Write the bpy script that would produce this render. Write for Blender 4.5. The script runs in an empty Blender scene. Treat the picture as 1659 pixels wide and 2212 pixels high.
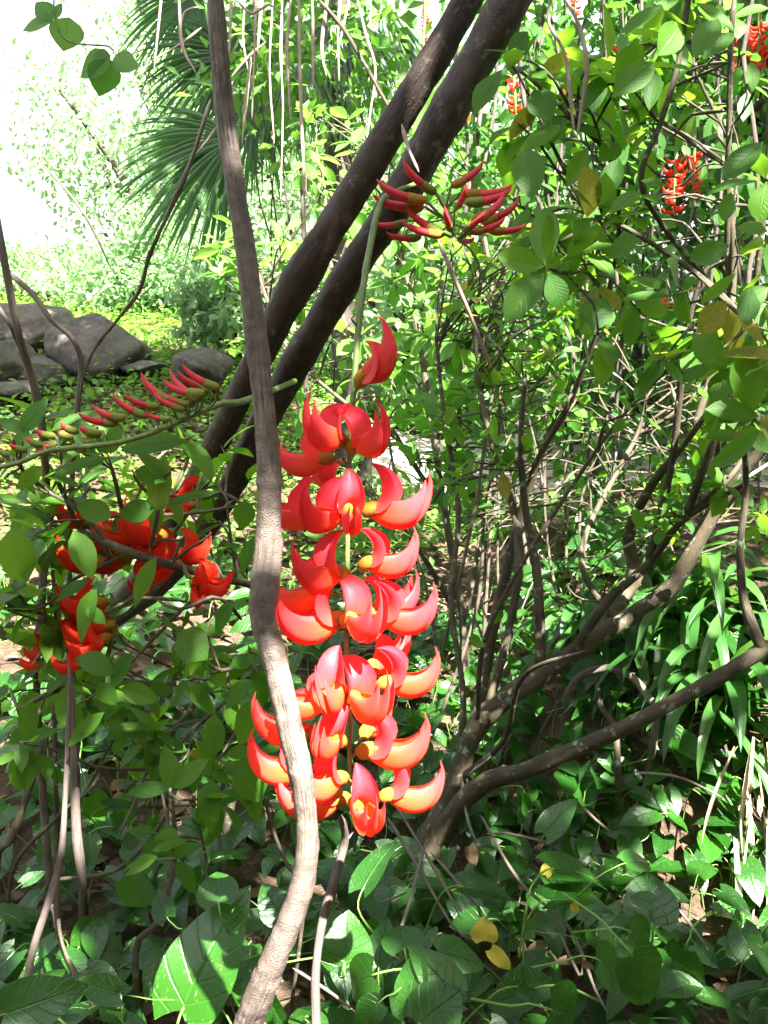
import bpy, math, random
import numpy as np
from mathutils import Vector, Matrix
random.seed(7)
rng = np.random.default_rng(7)
sc = bpy.context.scene
COL = sc.collection

# ------------------------------------------------------------------ camera, sky, sun, exposure
CAM = np.array((0.0, 0.0, 1.4)); PITCH = math.radians(10); FPX = 1027.0
cam_d = bpy.data.cameras.new('camera'); cam = bpy.data.objects.new('camera', cam_d); COL.objects.link(cam)
cam.location = CAM; cam.rotation_euler = (math.pi / 2 - PITCH, 0, 0)
cam_d.sensor_fit = 'VERTICAL'; cam_d.angle = 2 * math.atan(512 / FPX)
cam_d.clip_start = 0.05; cam_d.clip_end = 600
sc.camera = cam
SUN = np.array((0.28, -0.50, 0.82)); SUN /= np.linalg.norm(SUN)
world = bpy.data.worlds.new('World'); sc.world = world; world.use_nodes = True
wn = world.node_tree; wn.nodes.clear()
sky = wn.nodes.new('ShaderNodeTexSky'); sky.sky_type = 'NISHITA'; sky.sun_disc = False
sky.sun_elevation = math.asin(SUN[2]); sky.sun_rotation = math.atan2(SUN[0], SUN[1])
sky.air_density = 1.0; sky.dust_density = 4.0; sky.ozone_density = 1.0
bg = wn.nodes.new('ShaderNodeBackground'); bg.inputs[1].default_value = 0.055
wo = wn.nodes.new('ShaderNodeOutputWorld')
hz = wn.nodes.new('ShaderNodeHueSaturation'); hz.inputs['Saturation'].default_value = .35      # milky tropical haze
wn.links.new(sky.outputs[0], hz.inputs['Color']); wn.links.new(hz.outputs[0], bg.inputs[0]); wn.links.new(bg.outputs[0], wo.inputs[0])
sun_d = bpy.data.lights.new('sun', 'SUN'); sun = bpy.data.objects.new('sun', sun_d); COL.objects.link(sun)
sun_d.energy = 5.0; sun_d.angle = math.radians(0.53); sun_d.color = (1.0, 0.965, 0.91)
sun.rotation_euler = Vector(SUN).to_track_quat('Z', 'Y').to_euler(); sun.location = (-3, -1, 8)
vs = sc.view_settings; vs.view_transform = 'Standard'; vs.look = 'None'; vs.gamma = 1; vs.use_curve_mapping = False
vs.exposure = 3.5
sc.cycles.use_denoising = True; sc.cycles.max_bounces = 7; sc.cycles.diffuse_bounces = 4
sc.cycles.glossy_bounces = 2; sc.cycles.transmission_bounces = 5; sc.cycles.sample_clamp_indirect = 6

# ------------------------------------------------------------------ picture-to-place helpers
FW = np.array((0, math.cos(PITCH), -math.sin(PITCH))); UP = np.array((0, math.sin(PITCH), math.cos(PITCH))); RT = np.array((1.0, 0, 0))
def P(x, y, d):
    u = (x - 829.5) / 1659 * 768; v = (1106 - y) / 2212 * 1024
    return CAM + d * (FW + u / FPX * RT + v / FPX * UP)
def c1(x, y): return (x * .5, y * .5)
def c2(x, y): return (829.5 + x * .5, y * .5)
def c3(x, y): return (x * .3873, 681.5 + y * .3873)
def c6(x, y): return (973.6 + x * .4132, 1168.3 + y * .413)
def c7(x, y): return (x * .4108, 1460.4 + y * .4108)
def px(w, d): return w / 1659 * 768 * d / FPX           # width in picture units -> metres at depth d
def hgt(x, y):
    r = np.maximum(0, np.asarray(y, float) - 2.4); re = 7 * (1 - np.exp(-r / 7))
    x = np.asarray(x, float)
    left = 1 / (1 + np.exp((x + .35) * 2.2)); right = 1 / (1 + np.exp(-np.clip((x - .9) * 4, -50, 50)))
    b = (.08 + .25 * left + .09 * right) * re
    sm = lambda v, a, c_: np.clip((v - a) / (c_ - a), 0, 1) ** 2 * (3 - 2 * np.clip((v - a) / (c_ - a), 0, 1))
    yy = np.asarray(y, float); b = b + .42 * sm(x, .32, .72) * sm(yy, 2.2, 2.75) * (1 - sm(yy, 3.9, 5.4))      # steep bank under the strap-leaved plants
    return b + .03 * np.sin(x * 2.1 + 1) * np.sin(y * 1.7) + .012 * np.sin(x * 7 + y * 5)
def nrm(v):
    v = np.asarray(v, float); return v / (np.linalg.norm(v) + 1e-9)

# ------------------------------------------------------------------ materials
MAT = {}
class NB:
    def __init__(s, name):
        s.m = bpy.data.materials.new(name); s.m.use_nodes = True; s.t = s.m.node_tree; s.t.nodes.clear(); MAT[name] = s.m
    def n(s, typ, **kw):
        nd = s.t.nodes.new(typ)
        for k, v in kw.items(): setattr(nd, k, v)
        return nd
    def l(s, a, b): s.t.links.new(a, b)
    def setin(s, sock, v):
        if hasattr(v, 'is_output'): s.l(v, sock)
        else: sock.default_value = v
    def math(s, op, a, b=None, clamp=False):
        nd = s.n('ShaderNodeMath', operation=op, use_clamp=clamp); s.setin(nd.inputs[0], a)
        if b is not None: s.setin(nd.inputs[1], b)
        return nd.outputs[0]
    def mix(s, f, a, b, blend='MIX'):
        nd = s.n('ShaderNodeMix', data_type='RGBA', blend_type=blend); s.setin(nd.inputs[0], f)
        for sk, v in ((nd.inputs[6], a), (nd.inputs[7], b)):
            s.setin(sk, v if hasattr(v, 'is_output') else (*v, 1))
        return nd.outputs[2]
    def noise(s, scale, detail=3, vec=None, rough=.55):
        nd = s.n('ShaderNodeTexNoise'); nd.inputs['Scale'].default_value = scale; nd.inputs['Detail'].default_value = detail
        nd.inputs['Roughness'].default_value = rough
        if vec is not None: s.l(vec, nd.inputs['Vector'])
        return nd.outputs['Fac']
    def ramp(s, f, lo, hi):
        nd = s.n('ShaderNodeMapRange', clamp=True); s.setin(nd.inputs[0], f)
        nd.inputs[1].default_value = lo; nd.inputs[2].default_value = hi
        return nd.outputs[0]
    def obj_coord(s): return s.n('ShaderNodeTexCoord').outputs['Object']
    def uv(s):
        sp = s.n('ShaderNodeSeparateXYZ'); s.l(s.n('ShaderNodeTexCoord').outputs['UV'], sp.inputs[0])
        return sp.outputs[0], sp.outputs[1]
    def rnd(s):
        a = s.n('ShaderNodeAttribute', attribute_name='rnd').outputs['Fac']; o = s.n('ShaderNodeObjectInfo').outputs['Random']
        return s.math('FRACT', s.math('ADD', a, o))
    def out(s, col, rough=.5, spec=.5, bump=None, bstr=.3, bdist=.002, trans=None, tfac=.4, coat=0):
        p = s.n('ShaderNodeBsdfPrincipled'); s.setin(p.inputs['Base Color'], col if hasattr(col, 'is_output') else (*col, 1))
        s.setin(p.inputs['Roughness'], rough); p.inputs['Specular IOR Level'].default_value = spec
        p.inputs['Coat Weight'].default_value = coat; p.inputs['Coat Roughness'].default_value = .2
        if bump is not None:
            b = s.n('ShaderNodeBump'); b.inputs['Strength'].default_value = bstr; b.inputs['Distance'].default_value = bdist
            s.l(bump, b.inputs['Height']); s.l(b.outputs[0], p.inputs['Normal'])
        sh = p.outputs[0]
        if trans is not None:
            t = s.n('ShaderNodeBsdfTranslucent'); s.setin(t.inputs[0], trans if hasattr(trans, 'is_output') else (*trans, 1))
            mx = s.n('ShaderNodeMixShader'); mx.inputs[0].default_value = tfac
            s.l(sh, mx.inputs[1]); s.l(t.outputs[0], mx.inputs[2]); sh = mx.outputs[0]
        o = s.n('ShaderNodeOutputMaterial'); s.l(sh, o.inputs[0]); return s.m

def leafmat(name, dark, light, trans_a, trans_b, rough=.35, tfac=.4, vari=0, veins=9, rib=.5, old=0.0, spec=.5):
    b = NB(name); u, v = b.uv(); r = b.rnd()
    au = b.math('ABSOLUTE', b.math('SUBTRACT', u, .5))
    ribm = b.ramp(au, .03, .0)
    wave = b.math('SINE', b.math('MULTIPLY', b.math('SUBTRACT', v, b.math('MULTIPLY', au, .55)), veins * 6.283))
    vein = b.math('MULTIPLY', b.ramp(wave, .86, 1.0), .5)
    oc = b.obj_coord(); nz = b.noise(26, 3, oc); nb = b.noise(90, 2, oc)
    c = b.mix(r, dark, light); c = b.mix(b.math('MULTIPLY', b.ramp(nz, .35, .75), .35), c, light)
    tc = b.mix(r, trans_a, trans_b)
    if vari:
        ve = b.n('ShaderNodeMapping'); b.l(oc, ve.inputs[0]); ve.inputs[3].default_value = (2.2, .55, 1)
        ad = b.n('ShaderNodeVectorMath', operation='ADD'); b.l(ve.outputs[0], ad.inputs[0])
        cb = b.n('ShaderNodeCombineXYZ'); b.l(b.math('MULTIPLY', r, 37.0), cb.inputs[0]); b.l(b.math('MULTIPLY', r, 11.0), cb.inputs[2]); b.l(cb.outputs[0], ad.inputs[1])
        sp = b.math('MULTIPLY', b.ramp(b.noise(38, 4, ad.outputs[0], .7), .60, .68), b.ramp(b.noise(9, 2, ad.outputs[0]), .46, .6))
        c = b.mix(b.math('MULTIPLY', sp, vari), c, (.42, .55, .16)); tc = b.mix(b.math('MULTIPLY', sp, vari), tc, (.6, .7, .2))
    if old:
        om = b.math('MULTIPLY', b.ramp(b.math('FRACT', b.math('MULTIPLY', r, 17.3)), 1 - old, 1 - old + .02), b.ramp(nz, .3, .6))
        c = b.mix(om, c, (.30, .22, .03)); tc = b.mix(om, tc, (.5, .38, .05))
    sp_ = b.math('MULTIPLY', b.ramp(b.noise(140, 2, oc), .69, .73), .7); c = b.mix(sp_, c, (.10, .07, .02)); tc = b.mix(sp_, tc, (.10, .06, .01))
    vm = b.math('MULTIPLY', b.math('MAXIMUM', ribm, vein), rib)
    c = b.mix(vm, c, tuple(min(1, x * 1.7 + .03) for x in light)); tc = b.mix(b.math('MULTIPLY', vm, .6), tc, dark)
    hgtm = b.math('ADD', b.math('MULTIPLY', b.math('MAXIMUM', ribm, vein), -1.0), b.math('MULTIPLY', nb, .35))
    return b.out(c, b.math('ADD', rough, b.math('MULTIPLY', nz, .18)), spec, hgtm, .5, .003, tc, tfac)
leafmat('shrub_leaf', (.018, .074, .006), (.058, .155, .010), (.12, .34, .012), (.28, .52, .03), .36, .5, old=.06, spec=.4)
leafmat('bright_leaf', (.04, .12, .016), (.09, .20, .032), (.15, .42, .04), (.28, .54, .08), .38, .45, rib=.4)
leafmat('left_leaf', (.018, .074, .007), (.055, .150, .010), (.13, .35, .012), (.26, .50, .03), .34, .48, old=.02, spec=.4)
leafmat('pothos_leaf', (.007, .042, .006), (.020, .085, .008), (.06, .25, .01), (.14, .38, .02), .16, .32, vari=.85, veins=6, rib=.16, spec=.6)
leafmat('strap_leaf', (.016, .065, .012), (.04, .115, .02), (.08, .25, .03), (.16, .36, .05), .30, .25, veins=0.001, rib=.3)
leafmat('palm_leaf', (.018, .06, .018), (.04, .11, .03), (.08, .26, .04), (.14, .36, .06), .30, .3, veins=.001, rib=.3)
leafmat('herb_leaf', (.05, .14, .02), (.10, .22, .03), (.2, .45, .03), (.34, .58, .06), .5, .4)
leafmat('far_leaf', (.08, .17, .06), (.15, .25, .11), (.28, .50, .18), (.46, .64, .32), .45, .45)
leafmat('back_leaf', (.02, .075, .010), (.045, .13, .018), (.08, .30, .018), (.16, .42, .04), .42, .45)
leafmat('canopy_leaf', (.02, .055, .012), (.04, .09, .02), (.05, .14, .01), (.09, .2, .02), .45, .25)
leafmat('yellow_leaf', (.42, .34, .03), (.50, .44, .05), (.6, .5, .05), (.7, .6, .1), .45, .3)
leafmat('litter_leaf', (.06, .036, .02), (.19, .115, .065), (.2, .1, .04), (.3, .18, .08), .7, .15, rib=.2)
leafmat('straw_leaf', (.30, .21, .13), (.48, .37, .25), (.4, .3, .18), (.5, .4, .25), .6, .15, veins=.001, rib=.2)

def barkmat(name, a, bcol, c, sx=60, sy=9, rough=.75, spec=.3, bdist=.004, lichen=0, bstr=.6, lent=0, crack=0):
    b = NB(name); u, v = b.uv(); oc = b.obj_coord()
    cb = b.n('ShaderNodeCombineXYZ'); b.l(b.math('MULTIPLY', u, .25), cb.inputs[0]); b.l(v, cb.inputs[1])
    mp = b.n('ShaderNodeMapping'); b.l(cb.outputs[0], mp.inputs[0]); mp.inputs[3].default_value = (sx, sy, 1)
    f = b.noise(1, 5, mp.outputs[0], .65); g = b.noise(14, 3, oc); fine = b.noise(240, 2, oc)
    col = b.mix(b.ramp(f, .35, .68), a, bcol); col = b.mix(b.math('MULTIPLY', b.ramp(g, .48, .72), .7), col, c)
    hh = b.math('ADD', f, b.math('MULTIPLY', fine, .3))
    if lent:
        vo = b.n('ShaderNodeTexVoronoi'); mp2 = b.n('ShaderNodeMapping'); b.l(cb.outputs[0], mp2.inputs[0]); mp2.inputs[3].default_value = (60, lent, 1)
        b.l(mp2.outputs[0], vo.inputs[0]); vo.inputs['Scale'].default_value = 1
        lm = b.math('MULTIPLY', b.ramp(vo.outputs[0], .42, .1), b.ramp(b.noise(11, 3, oc), .40, .62)); hh = b.math('ADD', hh, b.math('MULTIPLY', lm, .7)); col = b.mix(b.math('MULTIPLY', lm, .35), col, c)
    if crack:
        mp3 = b.n('ShaderNodeMapping'); b.l(cb.outputs[0], mp3.inputs[0]); mp3.inputs[3].default_value = (34, 5, 1)
        cr = b.math('MULTIPLY', b.ramp(b.math('ABSOLUTE', b.math('SUBTRACT', b.noise(1, 4, mp3.outputs[0], .6), .5)), .035, .0), b.ramp(b.noise(7, 2, oc), .42, .6))
        col = b.mix(b.math('MULTIPLY', cr, .75), col, tuple(x * .35 for x in a)); hh = b.math('SUBTRACT', hh, b.math('MULTIPLY', cr, 1.2))
        col = b.mix(b.math('MULTIPLY', b.ramp(b.noise(5, 4, oc, .65), .45, .65), .6), col, a)
    if lichen:
        lm = b.ramp(b.noise(34, 4, oc, .7), .58, .66); col = b.mix(b.math('MULTIPLY', lm, lichen), col, (.26, .30, .22))
    return b.out(col, rough, spec, hh, bstr, bdist)
barkmat('bark_front', (.095, .072, .058), (.215, .168, .138), (.31, .255, .215), 10, 60, .6, .35, .0026, lent=330, crack=1)
barkmat('bark_thick', (.028, .018, .014), (.062, .042, .030), (.09, .066, .05), 26, 22, .62, .35, .003, lent=150, crack=1, lichen=.25)
barkmat('bark_shrub', (.032, .026, .016), (.075, .062, .038), (.115, .088, .048), 22, 26, .75, .3, .004, lichen=.8)
barkmat('bark_left', (.045, .035, .024), (.10, .082, .055), (.15, .12, .075), 22, 40, .7, .3, .003, lichen=.4)
barkmat('bark_grey', (.085, .065, .055), (.17, .135, .115), (.23, .185, .16), 22, 22, .7, .3, .003)
barkmat('root_pale', (.20, .14, .11), (.36, .28, .22), (.46, .38, .32), 12, 20, .65, .3, .001)
barkmat('bark_far', (.04, .032, .025), (.09, .075, .06), (.13, .11, .09), 22, 12, .8, .2, .006)

def petalmat(name, red, orange, span, tfac=.35, rough=.33, rimu=1.5, amt=.62):
    b = NB(name); u, v = b.uv(); oc = b.obj_coord(); r = b.rnd()
    m = b.math('MULTIPLY', b.ramp(b.math('ADD', v, b.math('MULTIPLY', b.math('SUBTRACT', b.noise(40, 2, oc), .5), .35)), span, span * .15), amt)
    c = b.mix(m, red, orange)
    str_ = b.n('ShaderNodeMapping'); cb = b.n('ShaderNodeCombineXYZ'); b.l(u, cb.inputs[0]); b.l(v, cb.inputs[1]); b.l(cb.outputs[0], str_.inputs[0]); str_.inputs[3].default_value = (30, 1.5, 1)
    st = b.noise(1, 2, str_.outputs[0])
    c = b.mix(b.math('MULTIPLY', b.ramp(st, .4, .7), .25), c, tuple(x * .72 for x in red))
    rim = b.math('MULTIPLY', b.ramp(u, rimu, .99), .7 if rimu < 1 else 0.0); c = b.mix(rim, c, (.92, .16, .24))
    c = b.mix(b.math('MULTIPLY', r, .22), c, (red[0], red[1] * 2.2 + .01, red[2] * .6))
    mv = b.n('ShaderNodeMapping'); b.l(cb.outputs[0], mv.inputs[0]); mv.inputs[3].default_value = (70, 5, 1); vn = b.noise(1, 3, mv.outputs[0], .6)
    c = b.mix(b.math('MULTIPLY', b.ramp(vn, .52, .62), .22), c, tuple(x * .6 for x in red))
    br_ = b.math('MULTIPLY', b.ramp(b.noise(55, 4, oc, .7), .66, .74), .55); c = b.mix(br_, c, (.35, .05, .03))
    c = b.mix(b.math('MULTIPLY', b.ramp(b.noise(22, 3, oc), .45, .7), .3), c, (min(1, red[0] * 1.05), red[1] * 3 + .02, red[2] * 2.2))
    t = b.mix(m, tuple(min(1, x * 1.05 + .01) for x in red), orange)
    return b.out(c, b.math('ADD', rough + .05, b.math('MULTIPLY', vn, .2)), .35, b.math('ADD', st, vn), .3, .0015, t, tfac)
petalmat('petal_red', (.88, .040, .058), (.92, .24, .02), .60, .38, rimu=.86)
petalmat('petal_old', (.88, .045, .055), (.92, .30, .03), .8, .4, rimu=.84, amt=.68)
petalmat('petal_banner', (.87, .042, .075), (.88, .14, .03), .4, .42)
petalmat('petal_deep', (.82, .028, .014), (.85, .10, .015), .4, .42)
petalmat('bud_red', (.62, .02, .05), (.62, .05, .05), .2, .15)
petalmat('calyx_yellow', (.40, .125, .014), (.34, .18, .02), .6, .25, .55)
petalmat('calyx_green', (.20, .17, .025), (.15, .17, .03), .5, .12, .5)
b = NB('green_stalk'); oc = b.obj_coord(); b.out(b.mix(b.ramp(b.noise(60, 3, oc), .35, .7), (.07, .12, .03), (.16, .22, .06)), .45, .4, b.noise(200, 2, oc), .2, .001)
b = NB('pothos_stalk'); oc = b.obj_coord(); b.out(b.mix(b.noise(30, 2, oc), (.10, .22, .04), (.20, .34, .08)), .4, .4, None, trans=(.2, .4, .05), tfac=.15)
b = NB('rock'); oc = b.obj_coord(); f = b.noise(5, 6, oc, .65); g = b.noise(28, 4, oc, .7)
c = b.mix(b.ramp(f, .35, .65), (.045, .039, .033), (.10, .088, .076)); c = b.mix(b.math('MULTIPLY', b.ramp(g, .5, .68), .5), c, (.17, .15, .125))
c = b.mix(b.math('MULTIPLY', b.ramp(b.noise(3.3, 4, oc), .55, .68), .5), c, (.06, .085, .03)); b.out(c, .85, .25, b.math('ADD', f, b.math('MULTIPLY', g, .4)), .9, .03)
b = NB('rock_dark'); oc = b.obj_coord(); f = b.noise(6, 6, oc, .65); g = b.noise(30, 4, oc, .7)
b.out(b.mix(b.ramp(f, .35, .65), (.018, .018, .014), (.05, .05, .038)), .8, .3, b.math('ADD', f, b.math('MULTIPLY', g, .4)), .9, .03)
b = NB('ground'); oc = b.obj_coord(); f = b.noise(9, 6, oc, .7); g = b.noise(60, 4, oc, .7)
c = b.mix(b.ramp(f, .3, .7), (.035, .024, .016), (.11, .075, .05)); c = b.mix(b.math('MULTIPLY', b.ramp(g, .5, .7), .6), c, (.19, .13, .09)); b.out(c, .95, .1, b.math('ADD', f, g), 1, .02)

# ------------------------------------------------------------------ mesh helpers
def quad_mesh(name, V, Q, UV=None, R=None, mats=(), midx=None, smooth=True):
    V = np.ascontiguousarray(V, np.float32); Q = np.ascontiguousarray(Q, np.int32)
    me = bpy.data.meshes.new(name); n = len(Q)
    me.vertices.add(len(V)); me.vertices.foreach_set('co', V.ravel())
    me.loops.add(n * 4); me.loops.foreach_set('vertex_index', Q.ravel())
    me.polygons.add(n); me.polygons.foreach_set('loop_start', np.arange(0, n * 4, 4, dtype=np.int32))
    me.polygons.foreach_set('loop_total', np.full(n, 4, np.int32))
    me.polygons.foreach_set('use_smooth', np.full(n, smooth, bool))
    if midx is not None: me.polygons.foreach_set('material_index', np.asarray(midx, np.int32))
    if UV is not None:
        l = me.uv_layers.new(name='UVMap'); l.data.foreach_set('uv', np.ascontiguousarray(UV[Q.ravel()], np.float32).ravel())
    if R is not None:
        a = me.attributes.new('rnd', 'FLOAT', 'POINT'); a.data.foreach_set('value', np.ascontiguousarray(R, np.float32))
    for m in mats: me.materials.append(MAT[m])
    me.update(calc_edges=True); me.validate(); return me
def link(name, me, parent=None, world=None, label=None, cat=None, group=None, kind=None):
    o = bpy.data.objects.new(name, me); COL.objects.link(o)
    if world is not None: o.matrix_world = world if isinstance(world, Matrix) else Matrix.Translation(Vector(world))
    if parent is not None:
        o.parent = parent; o.matrix_parent_inverse = INV[parent.name]
    for k, v in (('label', label), ('category', cat), ('group', group), ('kind', kind)):
        if v: o[k] = v
    return o
INV = {}
def thing(name, label, cat, base, group=None):
    o = bpy.data.objects.new(name, None); COL.objects.link(o); o.location = Vector(base); o.empty_display_size = .05
    o['label'] = label; o['category'] = cat
    if group: o['group'] = group
    INV[o.name] = Matrix.Translation(-Vector(base)); return o
def reg(o): INV[o.name] = o.matrix_world.inverted() if o.parent is None else o.matrix_basis.inverted(); return o

def spline(pts, step):
    p = np.asarray(pts, float); p = np.vstack([2 * p[0] - p[1], p, 2 * p[-1] - p[-2]]); out = []
    for i in range(1, len(p) - 2):
        a, b_, c, d = p[i - 1], p[i], p[i + 1], p[i + 2]; n = max(2, int(np.linalg.norm((c - b_)[:3]) / step))
        t = np.linspace(0, 1, n, endpoint=False)[:, None]
        out.append(.5 * (2 * b_ + (c - a) * t + (2 * a - 5 * b_ + 4 * c - d) * t * t + (3 * b_ - a - 3 * c + d) * t ** 3))
    out.append(p[-2][None]); return np.vstack(out)
def tube(pts, rad, seg=8, step=.02, rough=.0, knob=0, tip=True, flat=1.0, twist=0):
    """points + radii -> (V, Q, UV)"""
    pr = np.column_stack([np.asarray(pts, float), np.broadcast_to(np.asarray(rad, float), (len(pts),))])
    s = spline(pr, step); c, r = s[:, :3], np.maximum(s[:, 3], 2e-4)
    n = len(c); T = np.gradient(c, axis=0); T /= np.linalg.norm(T, axis=1)[:, None] + 1e-12
    N = np.zeros_like(c); a = np.array((0, 0, 1.0)) if abs(T[0, 2]) < .9 else np.array((1.0, 0, 0))
    N[0] = nrm(a - T[0] * (a @ T[0]))
    for i in range(1, n): N[i] = nrm(N[i - 1] - T[i] * (N[i - 1] @ T[i]))
    B = np.cross(T, N); ln = np.concatenate([[0], np.cumsum(np.linalg.norm(np.diff(c, axis=0), axis=1))])
    if knob:
        r = r * (1 + knob * np.maximum(0, np.sin(ln * 2 * math.pi / .028 + 3 * np.sin(ln * 30))) ** 4)
    ang = np.linspace(0, 2 * math.pi, seg, endpoint=False)[None, :] + (ln * twist)[:, None]
    rr = np.repeat(r[:, None], seg, 1)
    if rough:
        nz = rng.normal(0, 1, (n, seg)); nz = (nz + np.roll(nz, 1, 0) + np.roll(nz, 1, 1) + np.roll(nz, -1, 0)) / 2
        low = np.convolve(rng.normal(0, 1, n + 20), np.ones(9) / 3, 'same')[10:10 + n][:, None]
        rr = rr * (1 + rough * (nz * .6 + low * .8))
    if tip: rr[0] *= .25; rr[-1] *= .25
    V = c[:, None] + rr[..., None] * (np.cos(ang)[..., None] * N[:, None] + flat * np.sin(ang)[..., None] * B[:, None])
    i = np.arange(n - 1)[:, None] * seg; j = np.arange(seg)[None]; k = (j + 1) % seg
    Q = np.stack([i + j, i + k, i + seg + k, i + seg + j], -1).reshape(-1, 4)
    UV = np.stack([np.broadcast_to(np.abs(np.linspace(-1, 1, seg))[None], (n, seg)), np.broadcast_to(ln[:, None], (n, seg))], -1).reshape(-1, 2)
    return V.reshape(-1, 3), Q, UV
def join(parts):
    Vs, Qs, Us, o = [], [], [], 0
    for V, Q, U in parts: Vs.append(V); Qs.append(Q + o); Us.append(U); o += len(V)
    return np.vstack(Vs), np.vstack(Qs), np.vstack(Us)
def tube_obj(name, pts, rad, mat, parent=None, seg=10, step=.02, rough=.05, knob=0, flat=1., twist=0, **kw):
    V, Q, U = tube(pts, rad, seg, step, rough, knob, True, flat, twist)
    if parent is None:
        base = V[np.argmin(V[:, 2])].copy(); me = quad_mesh(name, V - base, Q, U, None, (mat,)); return reg(link(name, me, None, base, **kw))
    return link(name, quad_mesh(name, V, Q, U, None, (mat,)), parent, **kw)

# leaf templates: base at origin, blade along +Y, upper face +Z, length 1
def leaf_tpl(nx, ny, prof, width, fold=.15, droop=.15, wave=.0, ph=0, petiole=0, heart=0):
    t = np.linspace(0, 1, ny + 1); s = np.linspace(-1, 1, nx + 1)
    w = prof(t) * width; V, U = [], []
    for i, ti in enumerate(t):
        for sj in s:
            x = w[i] * sj; y = ti - heart * abs(sj) ** 1.5 * max(0, 1 - ti * 3.2)
            z = fold * abs(x) - droop * ti ** 2 + wave * math.sin(ti * 9 + ph + sj) * abs(sj)
            V.append((x, y, z)); U.append((.5 + .5 * sj, ti))
    Q = [(i * (nx + 1) + j, i * (nx + 1) + j + 1, (i + 1) * (nx + 1) + j + 1, (i + 1) * (nx + 1) + j) for i in range(ny) for j in range(nx)]
    return np.array(V), np.array(Q), np.array(U)
ob = lambda t: np.sin(math.pi * np.clip(t, 0, 1) ** 1.15) ** .75 + .02
ov = lambda t: np.sin(math.pi * np.clip(t, 0, 1) ** .85) ** .85 + .02
ht = lambda t: np.clip(np.sin(math.pi * np.clip(t * .93 + .07, 0, 1) ** .70), 0, 1) ** .78 * (1 - .12 * t) + .01
st = lambda t: np.clip(1.15 - t ** 4 * 1.15, 0, 1) * (.55 + .45 * np.clip(t * 3, 0, 1))
LV = {}
LV['shrub'] = [leaf_tpl(4, 6, ob, w, f, d, .015, p) for w, f, d, p in ((.23, .25, .12, 0), (.26, .15, .2, 1), (.21, .35, .06, 2), (.28, .1, .28, 3), (.24, .3, -.08, 4))]
LV['shrub_lo'] = [leaf_tpl(2, 4, ob, w, f, d) for w, f, d in ((.23, .25, .12), (.27, .12, .22))]
LV['left'] = [leaf_tpl(4, 6, ov, w, f, d, .012, p) for w, f, d, p in ((.22, .25, .15, 0), (.25, .15, .22, 1), (.20, .35, .05, 2), (.27, .12, .3, 3))]
LV['left_lo'] = [leaf_tpl(2, 4, ov, w, f, d) for w, f, d in ((.22, .25, .15), (.25, .15, .25))]
LV['pothos'] = [leaf_tpl(6, 10, ht, w, f, d, .02, p, heart=.16) for w, f, d, p in ((.33, .22, .25, 0), (.36, .12, .35, 1), (.30, .32, .18, 2), (.38, .2, .42, 3))]
LV['far'] = [leaf_tpl(2, 2, ov, .28, .2, .15)]
LV['tiny'] = [leaf_tpl(2, 1, lambda t: np.array([.55, .9]), .3, .2, .1)]
def leaf_mesh_set(key, mat, petiole=0, pmat=None):
    out = []
    for i, (V, Q, U) in enumerate(LV[key]):
        mi = None; mats = (mat,)
        if petiole:
            pv, pq, pu = tube([(0, .03, -.0), (0, -.10, .0), (0, -.28, -.10 - .1 * (i % 2)), (.05 * (i - 1.5), -.38, -.45), (.08 * (i - 1.5), -.42, -petiole)], [.012, .014, .016, .018, .02], 5, .2, tip=False)
            mi = np.r_[np.zeros(len(Q)), np.ones(len(pq))]; mats = (mat, pmat); V, Q, U = join([(V, Q, U), (pv, pq, pu)])
        out.append(quad_mesh('leaf', V, Q, U, None, mats, mi))
    return out
def frames(Yd, Nd):
    Y = np.asarray(Yd, float); Y = Y / (np.linalg.norm(Y, axis=-1, keepdims=True) + 1e-9)
    N = np.asarray(Nd, float); N = N - Y * (N * Y).sum(-1, keepdims=True); N = N / (np.linalg.norm(N, axis=-1, keepdims=True) + 1e-9)
    return np.cross(Y, N), Y, N
def mat4(pos, Y, N, L, wf=1.0):
    X, Y, N = frames(Y, N); m = Matrix.Identity(4)
    for r in range(3):
        m[r][0] = X[r] * L * wf; m[r][1] = Y[r] * L; m[r][2] = N[r] * L; m[r][3] = pos[r]
    return m
def leaf_stuff(name, key, mat, pos, Yd, Nd, L, parent=None, wf=None, **kw):
    pos = np.asarray(pos, float); n = len(pos)
    if n == 0: return None
    X, Y, N = frames(Yd, Nd); L = np.broadcast_to(np.asarray(L, float), (n,)); wf = np.ones(n) if wf is None else wf
    Vs, Qs, Us, Rs, off = [], [], [], [], 0; tp = LV[key]; which = rng.integers(0, len(tp), n); rv = rng.random(n)
    for k, (V, Q, U) in enumerate(tp):
        s = np.where(which == k)[0]
        if len(s) == 0: continue
        W = pos[s, None] + L[s, None, None] * (V[None, :, 0:1] * wf[s, None, None] * X[s, None] + V[None, :, 1:2] * Y[s, None] + V[None, :, 2:3] * N[s, None])
        Vs.append(W.reshape(-1, 3)); Qs.append((Q[None] + (np.arange(len(s)) * len(V))[:, None, None]).reshape(-1, 4) + off)
        Us.append(np.tile(U, (len(s), 1))); Rs.append(np.repeat(rv[s], len(V))); off += len(s) * len(V)
    me = quad_mesh(name, np.vstack(Vs), np.vstack(Qs), np.vstack(Us), np.concatenate(Rs), (mat,))
    return link(name, me, parent, kind='stuff', **kw)

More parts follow.
